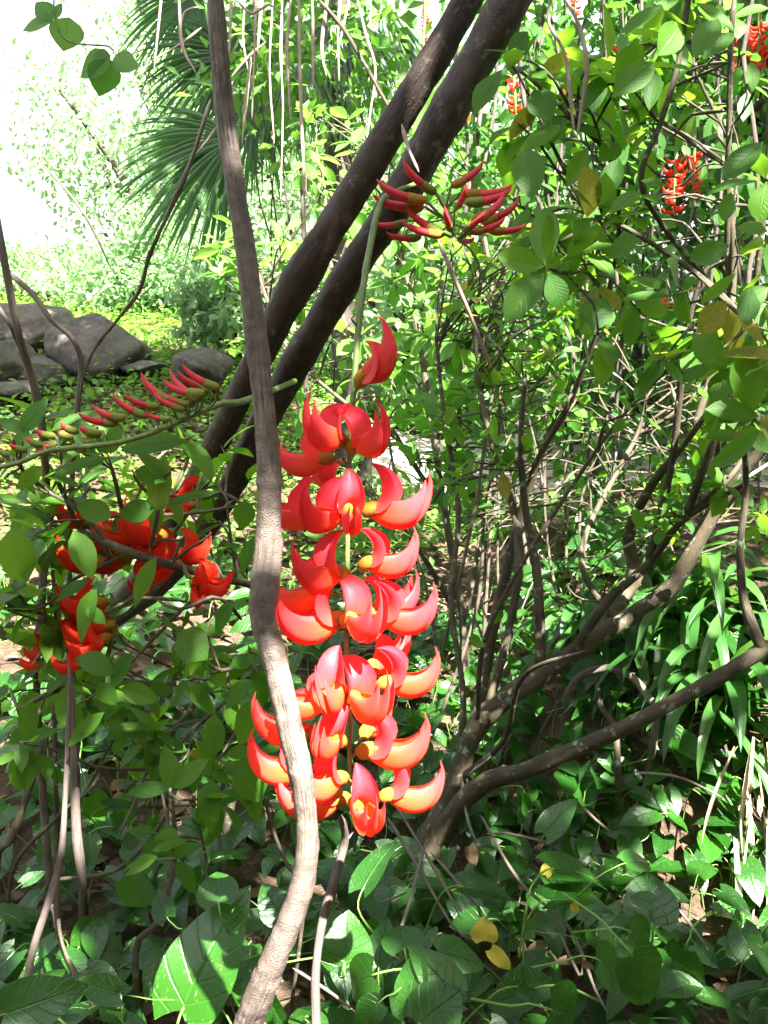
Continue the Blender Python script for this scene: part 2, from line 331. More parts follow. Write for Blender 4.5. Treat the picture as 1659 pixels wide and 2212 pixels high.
CLEAR = [(895, 25, 935, 120, 4.7), (975, 205, 1025, 285, 4.5), (1085, 160, 1135, 250, 4.7), (1420, 335, 1525, 465, 4.8), (1560, 75, 1600, 150, 4.5), (1610, 40, 1659, 165, 4.3), (1425, 635, 1455, 675, 4.9), (810, 370, 1110, 520, 1.7), (120, 1090, 240, 1230, 1.9), (230, 1110, 480, 1230, 1.92), (380, 1150, 540, 1320, 1.9), (140, 1280, 240, 1400, 1.88), (370, 1030, 430, 1100, 1.9), (0, 640, 480, 850, 6), (1215, 175, 1235, 230, 5), (1330, 95, 1375, 140, 5.2)]
SHAFT = [(P(x, y, d), r) for x, y, d, r in ((1040, 1420, 3.3, .24), (1010, 1500, 3.1, .16), (1090, 1380, 3.7, .22), (1630, 1800, 2.5, .14), (1480, 1480, 2.9, .12), (1560, 1620, 2.75, .1))]
def clear(p):
    if any(np.linalg.norm(((p - q) - (p[2] - q[2]) / SUN[2] * SUN)[:2]) < r for q, r in SHAFT): return False
    v = p - CAM; d = v @ FW
    if d < .1: return True
    x = 829.5 + (v @ RT) / d * FPX / 768 * 1659; y = 1106 - (v @ UP) / d * FPX / 1024 * 2212
    return not any(x0 < x < x1 and y0 < y < y1 and d < dm for x0, y0, x1, y1, dm in CLEAR)
class Plant:
    """collects leaves (pos, Y, N, L, wf); the largest in view become leaf objects, the rest one mass"""
    def __init__(s, root): s.root = root; s.L = []; s.forced = []
    def add(s, pos, Y, N, L, wf=1.0, force=False): (s.forced if force else s.L).append((np.asarray(pos, float), np.asarray(Y, float), np.asarray(N, float), L, wf))
    def finish(s, key, mat, nmax=290, meshes=None, lo=None):
        ms = meshes or leaf_mesh_set(key, mat)
        def score(l):
            d = (l[0] - CAM) @ FW
            if d < .2: return -1
            v = l[0] + l[1] * l[3] * .5 - CAM; u = abs(v @ RT / d) * FPX / 384; w = abs(v @ UP / d) * FPX / 512
            return (l[3] / d) if (u < 1.02 and w < 1.02) else l[3] / d * .01
        s.L.sort(key=score, reverse=True); k = max(0, nmax - len(s.forced))
        for pos, Y, N, L, wf in s.forced + s.L[:k]: link('leaf', random.choice(ms), s.root, mat4(pos, Y, N, L, wf))
        rest = s.L[k:]
        if rest:
            a = list(zip(*rest)); leaf_stuff('foliage', lo or key, mat, np.array(a[0]), np.array(a[1]), np.array(a[2]), np.array(a[3]), s.root, np.array(a[4]))
def rv3(): return rng.normal(0, 1, 3)
def rosette(plant, E, d, L, n, spread=.9, sag=-.15, stem=.06):
    d = nrm(d); a0 = random.random() * 6.28
    p1 = nrm(np.cross(d, (0.31, .2, .93))); p2 = np.cross(d, p1)
    for i in range(n):
        a = a0 + i * 2.4; rad = math.cos(a) * p1 + math.sin(a) * p2
        Y = nrm(d * random.uniform(.15, .7) + rad * spread + np.array((0, 0, sag + random.uniform(-.25, .2))))
        N = nrm(np.array((0, 0, 1.0)) + .45 * d + .35 * rv3() + .25 * SUN)
        Lr = L * random.uniform(.5, 1.22); b0 = E - d * stem * random.random() + rad * .003
        if clear(b0 + Y * Lr * .5): plant.add(b0, Y, N, Lr, random.uniform(.72, 1.28))

# ------------------------------------------------------------------ ground
gx = np.concatenate([np.linspace(-120, -6, 24), np.linspace(-5.8, 5.8, 117), np.linspace(6, 120, 24)])
gy = np.concatenate([np.linspace(-40, -1, 12), np.linspace(-.9, 9, 100), np.linspace(9.3, 30, 40), np.linspace(32, 200, 24)])
GX, GY = np.meshgrid(gx, gy); V = np.stack([GX, GY, hgt(GX, GY) + np.where((np.abs(GX) < 6) & (GY < 9), rng.normal(0, .006, GX.shape), 0)], -1).reshape(-1, 3)
nxg = len(gx); i = np.arange(len(gy) - 1)[:, None] * nxg; j = np.arange(nxg - 1)[None]
Q = np.stack([i + j, i + j + 1, i + nxg + j + 1, i + nxg + j], -1).reshape(-1, 4)
link('ground', quad_mesh('ground', V, Q, None, None, ('ground',)), kind='structure', label='dark earth floor and bank covered with leaf litter')

b = NB('gravel'); oc = b.obj_coord(); b.out(b.mix(b.ramp(b.noise(50, 4, oc, .7), .3, .7), (.34, .30, .25), (.55, .50, .43)), .9, .2, b.noise(120, 3, oc), .8, .01)
def added_path_mid(x): return 7.0 - .12 * x + .35 * np.sin(x * .8 + .4)
pxs = np.linspace(-.4, 9, 95); cols = np.linspace(-1.1, 1.1, 12); VX, VC = np.meshgrid(pxs, cols, indexing='ij'); VY = added_path_mid(VX) + VC * (1 + .05 * np.sin(VX * 9))
V = np.stack([VX, VY, hgt(VX, VY) + .025 - .02 * VC ** 4], -1).reshape(-1, 3); i = np.arange(94)[:, None] * 12; j = np.arange(11)[None]
link('added_path', quad_mesh('added_path', V, np.stack([i + j, i + 12 + j, i + 13 + j, i + j + 1], -1).reshape(-1, 4), None, None, ('gravel',)), kind='structure', label='pale gravel strip added behind the thicket in place of bright gaps')  # pale strip added here to stand in for bright gaps
def on_ground(n, xr, yr):
    x = rng.uniform(*xr, n); y = rng.uniform(*yr, n); return np.column_stack([x, y, hgt(x, y)])
# leaf litter
p = on_ground(5200, (-2.6, 3.2), (1.4, 6.5)); p[:, 2] += rng.uniform(.004, .03, len(p))
Y = rng.normal(0, 1, p.shape); Y[:, 2] *= .15; N = rng.normal(0, .35, p.shape); N[:, 2] += 1
leaf_stuff('leaf_litter', 'left_lo', 'litter_leaf', p, Y, N, rng.uniform(.04, .1, len(p)), label='brown dead leaf litter on the earth', cat='leaf litter')
# low bright herbs on the bank behind the rocks
p = on_ground(90000, (-7.5, 4.5), (3.7, 11)); keep = rng.random(len(p)) < np.clip((p[:, 1] - 3.7) * .8, 0, 1) * np.clip((.5 - p[:, 0]) * 1.2 + np.clip((p[:, 1] - 4.6) * 1.5, 0, 1), 0, 1)
p = p[keep & ~((p[:, 0] > -.35) & (np.abs(p[:, 1] - added_path_mid(p[:, 0])) < 1.0))]; p[:, 2] += rng.gamma(2, .03, len(p)); Y = rng.normal(0, 1, p.shape); Y[:, 2] = np.abs(Y[:, 2]) * .5; N = rng.normal(0, .5, p.shape); N[:, 2] += 1
leaf_stuff('ground_cover', 'far', 'herb_leaf', p, Y, N, rng.uniform(.03, .07, len(p)), label='low bright green herbs covering the sunny bank', cat='ground cover')

# ------------------------------------------------------------------ boulders
def boulder(x, y, w, h_, d, depth_r, label, seed, mat='rock', ang=0, group='boulders on the bank'):
    r = np.random.default_rng(seed); c = P(x, y, d); rx, rz, ry = px(w, d), px(h_, d), depth_r
    nu, nv = 64, 40; th = np.linspace(0, 2 * math.pi, nu, endpoint=False); ph = np.linspace(.02, math.pi - .02, nv)
    D = np.stack([np.sin(ph)[:, None] * np.cos(th), np.sin(ph)[:, None] * np.sin(th), np.repeat(np.cos(ph)[:, None], nu, 1)], -1)
    rad = np.ones(D.shape[:2]) * 1.25
    for _ in range(13):
        nn = nrm(r.normal(0, 1, 3)); rad = np.minimum(rad, r.uniform(.84, 1.12) / np.maximum(D @ nn, .05))
    rad = np.minimum(rad, 1.25)
    for f in (4, 9, 18, 34): rad = rad + .045 / f ** .5 * np.sin(D @ r.normal(0, f, 3) + r.uniform(0, 6))
    V = (D * rad[..., None] * (rx, ry, rz)).reshape(-1, 3)
    ca, sa = math.cos(ang), math.sin(ang); V = np.column_stack([V[:, 0] * ca - V[:, 2] * sa, V[:, 1], V[:, 0] * sa + V[:, 2] * ca])
    i = np.arange(nv - 1)[:, None] * nu; j = np.arange(nu)[None]; k = (j + 1) % nu
    Q = np.stack([i + j, i + nu + j, i + nu + k, i + k], -1).reshape(-1, 4)
    link('boulder', quad_mesh('boulder', V, Q, None, None, (mat,)), None, c, label=label, cat='boulder', group=group)
boulder(58, 722, 92, 60, 7.6, .42, 'broad grey boulder perched at the top of the rock pile', 1, ang=.05)
boulder(205, 764, 94, 76, 7.0, .40, 'large triangular grey boulder at the end of the rock pile', 11, ang=-.35)
boulder(88, 806, 64, 36, 6.7, .25, 'small low boulder wedged under the perched boulder', 3)
boulder(8, 795, 50, 66, 6.5, .3, 'dark boulder cut off by the picture edge', 4)
boulder(435, 805, 60, 44, 6.6, .3, 'rounded grey boulder alone behind the flower buds', 5)
boulder(312, 794, 36, 15, 6.9, .25, 'flat pale stone lying beside the triangular boulder', 6)
boulder(40, 845, 40, 22, 6.2, .2, 'small mossy stone at the foot of the rock pile', 8)
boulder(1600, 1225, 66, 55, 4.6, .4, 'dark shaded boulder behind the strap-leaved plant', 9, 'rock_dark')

# ------------------------------------------------------------------ woody vines
def pd(lst, conv=None): return [P(*(conv(a, b_) if conv else (a, b_)), d) for a, b_, d in lst]
def wid(lst, ws): return [px(w, l[2]) / 2 for l, w in zip(lst, ws)]
F = [(462, -60, 1.12), (472, 90, 1.13), (484, 230, 1.15), (508, 400, 1.16), (533, 560, 1.17), (550, 700, 1.18), (566, 840, 1.18), (578, 960, 1.19), (582, 1025, 1.19), (583, 1045, 1.19), (582, 1066, 1.19), (580, 1180, 1.2), (572, 1270, 1.2), (570, 1340, 1.2), (592, 1420, 1.2), (615, 1520, 1.2), (636, 1610, 1.2), (655, 1710, 1.21), (664, 1810, 1.22), (655, 1900, 1.23), (630, 1980, 1.24), (597, 2060, 1.25), (560, 2150, 1.27), (520, 2260, 1.3), (440, 2500, 1.36), (380, 2800, 1.38)]
W = [34, 37, 40, 42, 44, 46, 49, 52, 53, 62, 54, 57, 62, 60, 54, 52, 54, 52, 48, 52, 56, 58, 62, 66, 66, 70]
tube_obj('woody_vine', pd(F), wid(F, W), 'bark_front', None, 22, .006, .055, twist=.5, label='slender brown woody vine winding down in front of the red flowers', cat='vine')
A = [(1060, -120, 1.8), (1010, 0, 1.85), (900, 190, 1.9), (800, 355, 1.95), (710, 500, 2.0), (655, 590, 2.05), (600, 690, 2.1), (545, 800, 2.2), (490, 910, 2.3), (430, 1030, 2.45), (370, 1130, 2.65), (300, 1250, 2.9), (230, 1340, 3.2)]
W = [62, 62, 66, 68, 70, 80, 68, 60, 55, 51, 48, 46, 46]
tube_obj('woody_vine', pd(A), wid(A, W), 'bark_thick', None, 22, .012, .045, label='thick dark slanting vine stem, upper of the crossing pair', cat='vine', group='thick slanting vine stems')
B_ = [(1160, -150, 1.95), (1105, -10, 2.0), (1030, 130, 2.03), (940, 290, 2.06), (850, 450, 2.1), (762, 580, 2.15), (690, 700, 2.2), (625, 810, 2.28), (560, 930, 2.36), (500, 1050, 2.5), (430, 1160, 2.65), (345, 1260, 2.85), (250, 1330, 3.1), (150, 1400, 3.4)]
W = [98, 92, 87, 82, 76, 73, 70, 65, 61, 57, 54, 50, 48, 48]
tube_obj('woody_vine', pd(B_), wid(B_, W), 'bark_thick', None, 22, .012, .045, label='thick dark slanting vine stem, lower of the crossing pair', cat='vine', group='thick slanting vine stems')

def simple_vine(lst, w, mat, label, name='vine_stem', conv=None, group=None, rough=.06, knob=0, seg=8, cat='vine stem', step=.015, to_ground=False, **kw):
    q = [(*(conv(a, b_) if conv else (a, b_)), d) for a, b_, d in lst]; ws = w if hasattr(w, '__len__') else [w] * len(q)
    pts = pd(q); r = wid(q, ws)
    if to_ground:
        e = pts[-1].copy(); g = float(hgt(e[0], e[1]))
        if e[2] > g - .02: pts.append(np.array((e[0] + random.uniform(-.05, .05), e[1] + .06, g - .04))); r.append(r[-1])
    return tube_obj(name, pts, r, mat, None, seg, step, rough, knob, label=label, cat=cat, group=group, **kw)
simple_vine([(-15, 430, 1.7), (0, 515, 1.7), (16, 600, 1.72), (40, 720, 1.75), (62, 790, 1.8), (85, 880, 1.85), (95, 960, 1.9), (100, 1100, 2.0), (90, 1300, 2.1), (80, 1500, 2.2)], 17, 'bark_grey', 'straight grey stem rising along the picture edge beside the boulders', to_ground=True)
simple_vine([(15, 585, 1.9), (75, 640, 1.9), (110, 690, 1.9), (155, 730, 1.92), (175, 780, 1.95), (170, 860, 1.97), (160, 950, 2.0), (155, 1050, 2.05), (150, 1250, 2.1), (160, 1450, 2.2)], 12, 'bark_grey', 'thin grey stem arching over in front of the boulders', to_ground=True)
simple_vine([(455, 215, 1.5), (415, 340, 1.55), (370, 450, 1.6), (325, 545, 1.66), (300, 630, 1.72), (250, 695, 1.8), (225, 725, 1.85), (205, 752, 1.88), (182, 806, 1.92), (173, 850, 1.96)], [8, 8, 8, 8, 9, 9, 9, 9, 10, 10], 'bark_grey', 'wiry twisted twig climbing past the boulders to the front vine', rough=.25, knob=.3)
simple_vine([(45, 305, 2.0), (150, 420, 2.0), (200, 495, 2.02), (240, 582, 2.05)], [3, 5, 5, 3], 'bark_left', 'short dark twig dangling against the white sky', rough=.1)
simple_vine([(-20, 640, 1.9), (20, 700, 1.9), (48, 765, 1.95), (70, 835, 2.0), (90, 950, 2.05), (110, 1150, 2.1), (120, 1300, 2.2)], 10, 'bark_left', 'thin dark stem leaning behind the straight grey stem', to_ground=True)
# lower left stems
ls = [([(370, 0, 1.75), (378, 200, 1.75), (388, 420, 1.75), (396, 650, 1.75), (404, 850, 1.76), (425, 1000, 1.77), (445, 1130, 1.78)], [15, 17, 18, 19, 21, 21, 12], 'bark_grey', 'pale broken-off stub hanging over the pothos leaves', 0),
      ([(365, -80, 1.7), (360, 250, 1.7), (345, 600, 1.7), (318, 950, 1.7), (250, 1200, 1.7), (170, 1450, 1.7), (130, 1700, 1.7), (95, 1860, 1.68)], [9, 11, 13, 15, 15, 15, 16, 17], 'bark_grey', 'twisted pale vine hanging down to the bottom corner', 1),
      ([(280, 150, 2.1), (290, 400, 2.1), (298, 900, 2.1), (310, 1350, 2.05), (400, 1580, 2.0), (500, 1750, 1.95)], [10, 11, 12, 13, 13, 12], 'bark_left', 'upright dark stem behind the twisted pale vine', 1),
      ([(1135, -20, 2.3), (1000, 180, 2.25), (885, 330, 2.2), (862, 480, 2.2), (895, 650, 2.15), (918, 850, 2.1), (898, 1050, 2.05), (820, 1300, 2.0), (715, 1440, 2.0)], [10, 12, 13, 13, 14, 15, 15, 14, 14], 'bark_left', 'curving dark stem sweeping down behind the largest pothos leaf', 1),
      ([(665, 215, 2.0), (560, 400, 2.0), (450, 600, 2.05), (280, 765, 2.1), (60, 1050, 2.2)], [7, 8, 8, 8, 9], 'bark_left', 'thin dark stem slanting across behind the broken stub', 1),
      ([(1180, 500, 2.3), (1160, 700, 2.3), (1152, 850, 2.3), (1185, 1040, 2.25)], [9, 10, 10, 10], 'bark_left', 'short upright dark stem below the heart-shaped leaves', 1),
      ([(1090, 225, 1.9), (980, 245, 1.9), (890, 300, 1.9), (780, 480, 1.9), (700, 680, 1.9), (615, 860, 1.9)], [5, 6, 6, 6, 6, 4], 'bark_grey', 'slim pale twig arching over the pothos leaves', 0),
      ([(260, 250, 2.2), (150, 600, 2.2), (60, 850, 2.2), (-20, 980, 2.2)], [15, 17, 18, 18], 'bark_left', 'stout dark stem leaning out past the picture edge', 1),
      ([(900, 690, 2.2), (800, 850, 2.2), (680, 970, 2.2), (560, 1040, 2.2), (300, 1070, 2.25)], [7, 8, 9, 9, 9], 'bark_left', 'dark stem lying low across the pothos leaves', 0),
      ([(1050, 800, 2.1), (1080, 950, 2.1), (1085, 1100, 2.05), (1040, 1180, 2.0)], [5, 7, 8, 7], 'bark_left', 'short hooked stem above the largest pothos leaf', 1),
      ([(1390, 640, 2.1), (1450, 850, 2.1), (1520, 1010, 2.05), (1600, 1150, 2.0)], [8, 9, 9, 9], 'bark_left', 'thin dark stem passing behind the front vine', 1)]
for pl, w, m, lb, g in ls: simple_vine(pl, w, m, lb, conv=c7, to_ground=bool(g), rough=.08)
simple_vine([(735, 1760, 1.5), (745, 1815, 1.55), (722, 1900, 1.55), (695, 2000, 1.55), (682, 2100, 1.55), (683, 2230, 1.55), (690, 2500, 1.5)], [16, 17, 19, 20, 21, 23, 26], 'bark_grey', 'upright grey stem rising below the hanging flower cluster', to_ground=True)
simple_vine([(745, 1820, 1.55), (765, 1795, 1.56)], [9, 3], 'bark_grey', 'stubby side twig on the upright grey stem below the flowers')
simple_vine([(868, 268, 1.78), (882, 320, 1.76), (905, 372, 1.72)], [11, 8, 6], 'root_pale', 'short pale twig growing from the lower slanting vine')
simple_vine([(945, 515, 1.8), (985, 610, 1.82), (1015, 680, 1.85), (1062, 795, 1.9)], [9, 10, 9, 6], 'root_pale', 'straight pinkish stick hanging below the bud cluster')
simple_vine([(1190, -20, 1.75), (1185, 50, 1.75), (1218, 110, 1.75), (1232, 200, 1.75), (1240, 292, 1.75)], [7, 8, 9, 9, 6], 'root_pale', 'pale dangling vine end, straighter of the forked pair', rough=.12)
simple_vine([(1212, -20, 1.72), (1250, 55, 1.72), (1268, 140, 1.72), (1258, 220, 1.74), (1246, 298, 1.75)], [8, 10, 11, 10, 5], 'root_pale', 'pale dangling vine end, bowed one of the forked pair', rough=.12)
simple_vine([(1285, 1215, 2.3), (1400, 1155, 2.4), (1500, 1100, 2.5), (1680, 990, 2.6)], [6, 7, 7, 7], 'root_pale', 'long straight dry stick resting across the shrub branches')
simple_vine([(600, 880, 2.75), (615, 790, 2.72), (700, 695, 2.7), (840, 665, 2.68), (950, 715, 2.66), (1040, 830, 2.62), (1075, 920, 2.6)], 17, 'bark_grey', 'arched bare root looping out of the litter', conv=c6, cat='root', name='root', to_ground=True)
simple_vine([(770, 700, 2.75), (780, 850, 2.7), (850, 960, 2.62), (870, 1100, 2.55)], 15, 'bark_shrub', 'dark bent root under the arched root', conv=c6, cat='root', name='root', to_ground=True)
for lst, lb in (([(1560, 60, 4.1), (1580, 140, 4.1), (1640, 220, 4.1), (1620, 330, 4.1)], 'inner coiled root hanging over the dark boulder'), ([(1510, 100, 4.1), (1545, 220, 4.1), (1600, 260, 4.1), (1690, 330, 4.1)], 'outer coiled root hanging over the dark boulder')):
    simple_vine(lst, 15, 'bark_shrub', lb, conv=c6, cat='root', name='root', to_ground=True)

# aerial roots in front of the palm
AR = [[(1290, -40), (1295, 250), (1300, 460), (1310, 700), (1322, 1050)], [(1220, -40), (1213, 250), (1222, 450), (1212, 860)], [(1348, -40), (1352, 200), (1353, 380)],
      [(1515, -40), (1480, 130), (1450, 255)], [(1590, -40), (1603, 60), (1590, 120)], [(1535, -40), (1580, 150), (1622, 300), (1600, 480), (1578, 640)],
      [(770, -40), (790, 200), (850, 320)], [(860, 30), (800, 50), (778, 130), (785, 220)], [(1000, -40), (992, 200), (985, 300), (1010, 420)], [(1085, 230), (1062, 450), (1045, 630)],
      [(1105, -40), (1100, 200), (1088, 520)], [(1135, -40), (1120, 120), (1112, 240)], [(1000, 330), (1080, 240), (1150, 180)], [(870, 120), (780, 190), (660, 260)],
      [(1180, -40), (1165, 300), (1185, 620)], [(1260, -40), (1240, 200), (1255, 520)], [(1420, -40), (1390, 200), (1410, 330)], [(940, 540), (900, 600), (850, 660)],
      [(1060, -40), (1050, 160), (1070, 300)], [(1470, -40), (1460, 160), (1465, 350)], [(1020, 0), (1090, 60), (1160, 20), (1230, 70)], [(700, -40), (680, 160), (665, 300)]]
ARL = {0: 'longest pale aerial root, reaching down to the slanting vine', 1: 'long pale aerial root next to the longest one, ending in mid air', 3: 'pale aerial root tip leaning sideways between straight ones', 4: 'very short pale root tip at the top edge by the slanting vines', 5: 'wavy pale aerial root hanging closest to the slanting vines',
       7: 'curled pale aerial root hooked beside the front vine', 12: 'pale root slanting upward just beside the front vine', 13: 'pale root slanting out from the front vine toward the white sky', 17: 'short pale root leaving the front vine below the palm frond', 20: 'pale root drooping sideways in a shallow loop at the top edge', 21: 'pale aerial root hanging alone on the sky side of the front vine'}
for k, l in enumerate(AR):
    d = 2.3 + .5 * random.random()
    simple_vine([(a, b_, d) for a, b_ in l], [random.uniform(5, 9) * .8 for _ in l][:-1] + [3], 'root_pale', ARL.get(k, 'thin pale aerial root dangling in front of the palm fronds'), 'aerial_root', c1, 'aerial roots in front of the palm', .15, .1, 6, 'aerial root')
simple_vine([(690, 0, 2.4), (750, 75, 2.4), (830, 215, 2.4), (860, 270, 2.4)], [9, 9, 8, 7], 'bark_shrub', 'straight brown stick slanting between the dangling aerial roots')

# ------------------------------------------------------------------ flowers
def crescent(scale_h=1.0, bulge=1.0, side=0):
    """keel/wing body: sweep along a claw curve in XZ, nose at +X curling to +Z"""
    ctl = np.array([(.000, .000, .005), (.012, -.003, .0105), (.030, -.008, .0150), (.048, -.008, .0150), (.064, .000, .0115), (.076, .015, .0066), (.082, .033, .0030), (.080, .050, .0003)])
    s = spline(np.column_stack([ctl[:, 0], np.zeros(8), ctl[:, 1], ctl[:, 2]]), .006); c, r = s[:, :3], s[:, 3]; n = len(c)
    T = np.gradient(c, axis=0); T /= np.linalg.norm(T, axis=1)[:, None]; N = np.column_stack([-T[:, 2], np.zeros(n), T[:, 0]])
    seg = 14; ang = np.linspace(0, 2 * math.pi, seg, endpoint=False)
    ca, sa = np.cos(ang), np.sin(ang)
    prof_n = np.where(ca > 0, ca * .75, -np.abs(ca) ** 1.3 * 1.15) * scale_h       # N direction (inside), pointed ridge outside
    prof_y = np.sign(sa) * np.abs(sa) ** 1.05 * .50 * bulge
    V = c[:, None] + r[:, None, None] * (prof_n[None, :, None] * N[:, None] + prof_y[None, :, None] * np.array((0, 1.0, 0)))
    i = np.arange(n - 1)[:, None] * seg; j = np.arange(seg)[None]; k = (j + 1) % seg
    Q = np.stack([i + j, i + k, i + seg + k, i + seg + j], -1).reshape(-1, 4)
    U = np.stack([np.broadcast_to(np.linspace(0, 1, seg)[None], (n, seg)), np.broadcast_to(np.linspace(0, 1, n)[:, None], (n, seg))], -1).reshape(-1, 2)
    return V.reshape(-1, 3), Q, U
def wing_mesh():
    """a wing: curved shell lying over one side of the keel, shorter, free upper edge"""
    V0, Q0, U0 = crescent(1.0, 1.0); out = []
    ctl = np.array([(.004, .001, .008), (.018, -.002, .0145), (.034, -.006, .0175), (.050, -.004, .0160), (.064, .005, .0112), (.074, .018, .0058), (.0795, .036, .0005)])
    s = spline(np.column_stack([ctl[:, 0], np.zeros(7), ctl[:, 1], ctl[:, 2]]), .006); c, r = s[:, :3], s[:, 3]; n = len(c)
    T = np.gradient(c, axis=0); T /= np.linalg.norm(T, axis=1)[:, None]; N = np.column_stack([-T[:, 2], np.zeros(n), T[:, 0]])
    seg = 7; tt = np.linspace(0, 1, seg); a = math.radians(205) - tt * math.radians(185)
    pn = np.cos(math.pi - (a - 0)) ; pn = -np.cos(tt * math.pi * 1.02) * 1.0; py = np.sin(np.clip(tt, 0, 1) * math.pi * .84) ** .9 * .52 + .03 + .14 * tt
    V = c[:, None] + r[:, None, None] * (pn[None, :, None] * N[:, None] + py[None, :, None] * np.array((0, 1.0, 0)))
    i = np.arange(n - 1)[:, None] * seg; j = np.arange(seg - 1)[None]
    Q = np.stack([i + j, i + j + 1, i + seg + j + 1, i + seg + j], -1).reshape(-1, 4)
    U = np.stack([np.broadcast_to(tt[None], (n, seg)), np.broadcast_to(np.linspace(0, 1, n)[:, None], (n, seg))], -1).reshape(-1, 2)
    return V.reshape(-1, 3), Q, U
def banner_mesh(rise=1.0):
    """folded standard petal: hood rising from the base, pointed, curled back"""
    ctl = np.array([(.003, .006, .012), (.013, .014, .019), (.017, .026, .022), (.014, .038, .018), (.006, .049, .010), (-.004, .056, .0008)]); ctl[:, 1] *= rise
    s = spline(np.column_stack([ctl[:, 0], np.zeros(6), ctl[:, 1], ctl[:, 2]]), .005); c, r = s[:, :3], s[:, 3]; n = len(c)
    T = np.gradient(c, axis=0); T /= np.linalg.norm(T, axis=1)[:, None]; N = np.column_stack([T[:, 2], np.zeros(n), -T[:, 0]])
    seg = 10; t = np.linspace(-1, 1, seg + 1); y = np.sin(t * 1.45) * .92; x = np.abs(t) ** 1.25 * 1.05 - .15
    V = c[:, None] + r[:, None, None] * (x[None, :, None] * N[:, None] + y[None, :, None] * np.array((0, 1.0, 0)))
    m = seg + 1; i = np.arange(n - 1)[:, None] * m; j = np.arange(seg)[None]
    Q = np.stack([i + j, i + j + 1, i + m + j + 1, i + m + j], -1).reshape(-1, 4)
    U = np.stack([np.broadcast_to((t * .5 + .5)[None], (n, m)), np.broadcast_to(np.linspace(0, 1, n)[:, None], (n, m))], -1).reshape(-1, 2)
    return V.reshape(-1, 3), Q, U
wv, wq, wu = wing_mesh()
FM = dict(keel=quad_mesh('keel', *crescent(.95, .8), None, ('petal_red',)), wing_l=quad_mesh('wing', wv, wq, wu, None, ('petal_red',)),
          wing_r=quad_mesh('wing', wv * (1, -1, 1), wq[:, ::-1], wu, None, ('petal_red',)),
          banner=quad_mesh('banner', *banner_mesh(), None, ('petal_banner',)), banner2=quad_mesh('banner', *banner_mesh(1.12), None, ('petal_banner',)),
          calyx=quad_mesh('calyx', *tube([(-.012, 0, -.001), (-.011, 0, 0), (-.005, 0, .001), (.003, 0, .003), (.010, 0, .003), (.012, 0, .003)], [.002, .006, .0098, .0112, .0108, .0095], 12, .002, .03), None, ('calyx_yellow',)))
FM['keel_old'] = quad_mesh('keel', *crescent(.95, .8), None, ('petal_old',)); FM['wing_l_old'] = quad_mesh('wing', wv, wq, wu, None, ('petal_old',)); FM['wing_r_old'] = quad_mesh('wing', wv * (1, -1, 1), wq[:, ::-1], wu, None, ('petal_old',)); FM['banner_old'] = FM['banner']
FM['keel_deep'] = quad_mesh('keel', *crescent(.95, .8), None, ('petal_deep',)); FM['wing_l_deep'] = quad_mesh('wing', wv, wq, wu, None, ('petal_deep',))
FM['wing_r_deep'] = quad_mesh('wing', wv * (1, -1, 1), wq[:, ::-1], wu, None, ('petal_deep',)); FM['banner_deep'] = quad_mesh('banner', *banner_mesh(), None, ('petal_deep',))
def flower_at(root, base, az, tilt, roll, s, stalk_to=None, deep=False, closed=False, old=False):
    """part 'flower' (its keel) with the other petals, cup and stalk as sub-parts"""
    sfx = '_deep' if deep else '_old' if old else ''
    R = Matrix.Rotation(math.radians(az), 4, 'Z') @ Matrix.Rotation(math.radians(-tilt), 4, 'Y') @ Matrix.Rotation(math.radians(roll), 4, 'X')
    M = Matrix.Translation(Vector(base)) @ R @ Matrix.Scale(s, 4)
    f = link('flower', FM['keel' + sfx], root, M); f_inv = M.inverted()
    def sub(name, me, L=Matrix.Identity(4)):
        o = bpy.data.objects.new(name, me); COL.objects.link(o); o.parent = f; o.matrix_basis = L; return o
    op = 0 if closed else random.uniform(2, 9)
    sub('wing_petal', FM['wing_l' + sfx], Matrix.Rotation(math.radians(op), 4, 'Z')); sub('wing_petal', FM['wing_r' + sfx], Matrix.Rotation(math.radians(-op), 4, 'Z'))
    sub('banner_petal', FM['banner' + sfx] if deep else FM[random.choice(('banner', 'banner2'))], Matrix.Rotation(math.radians(52 if closed else random.uniform(-14, 12)), 4, 'Y'))
    sub('calyx', FM['calyx'])
    if stalk_to is not None:
        a = np.array(f_inv @ Vector(stalk_to)); e = np.array((-.011, 0, 0)); mid = (a + e) / 2 + np.array((-.006, 0, -.006))
        sub('flower_stalk', quad_mesh('flower_stalk', *tube([a, mid, e], [.0022, .0016, .0026], 6, .004, .05), None, ('green_stalk',)))
    return f
AX = [(822, 440, 1.42), (800, 530, 1.40), (785, 620, 1.38), (773, 720, 1.37), (766, 820, 1.36), (758, 920, 1.35), (754, 1020, 1.35), (751, 1150, 1.35), (750, 1300, 1.35), (748, 1450, 1.35), (757, 1560, 1.35), (755, 1650, 1.35), (766, 1745, 1.35)]
ax = np.array(pd(AX)); axs = spline(ax, .01)
clus = thing('flower_cluster', 'large hanging cluster of red claw-shaped flowers behind the front vine', 'flower cluster', ax[-1])
AXS = [(905, 395, 1.60), (850, 415, 1.5)] + AX
tube_obj('stalk', pd(AXS), wid(AXS, [9, 9, 13, 15, 14, 14, 13, 12, 12, 11, 11, 10, 10, 9, 8]), 'green_stalk', clus, 10, .008, .05, .12)
FS = .90
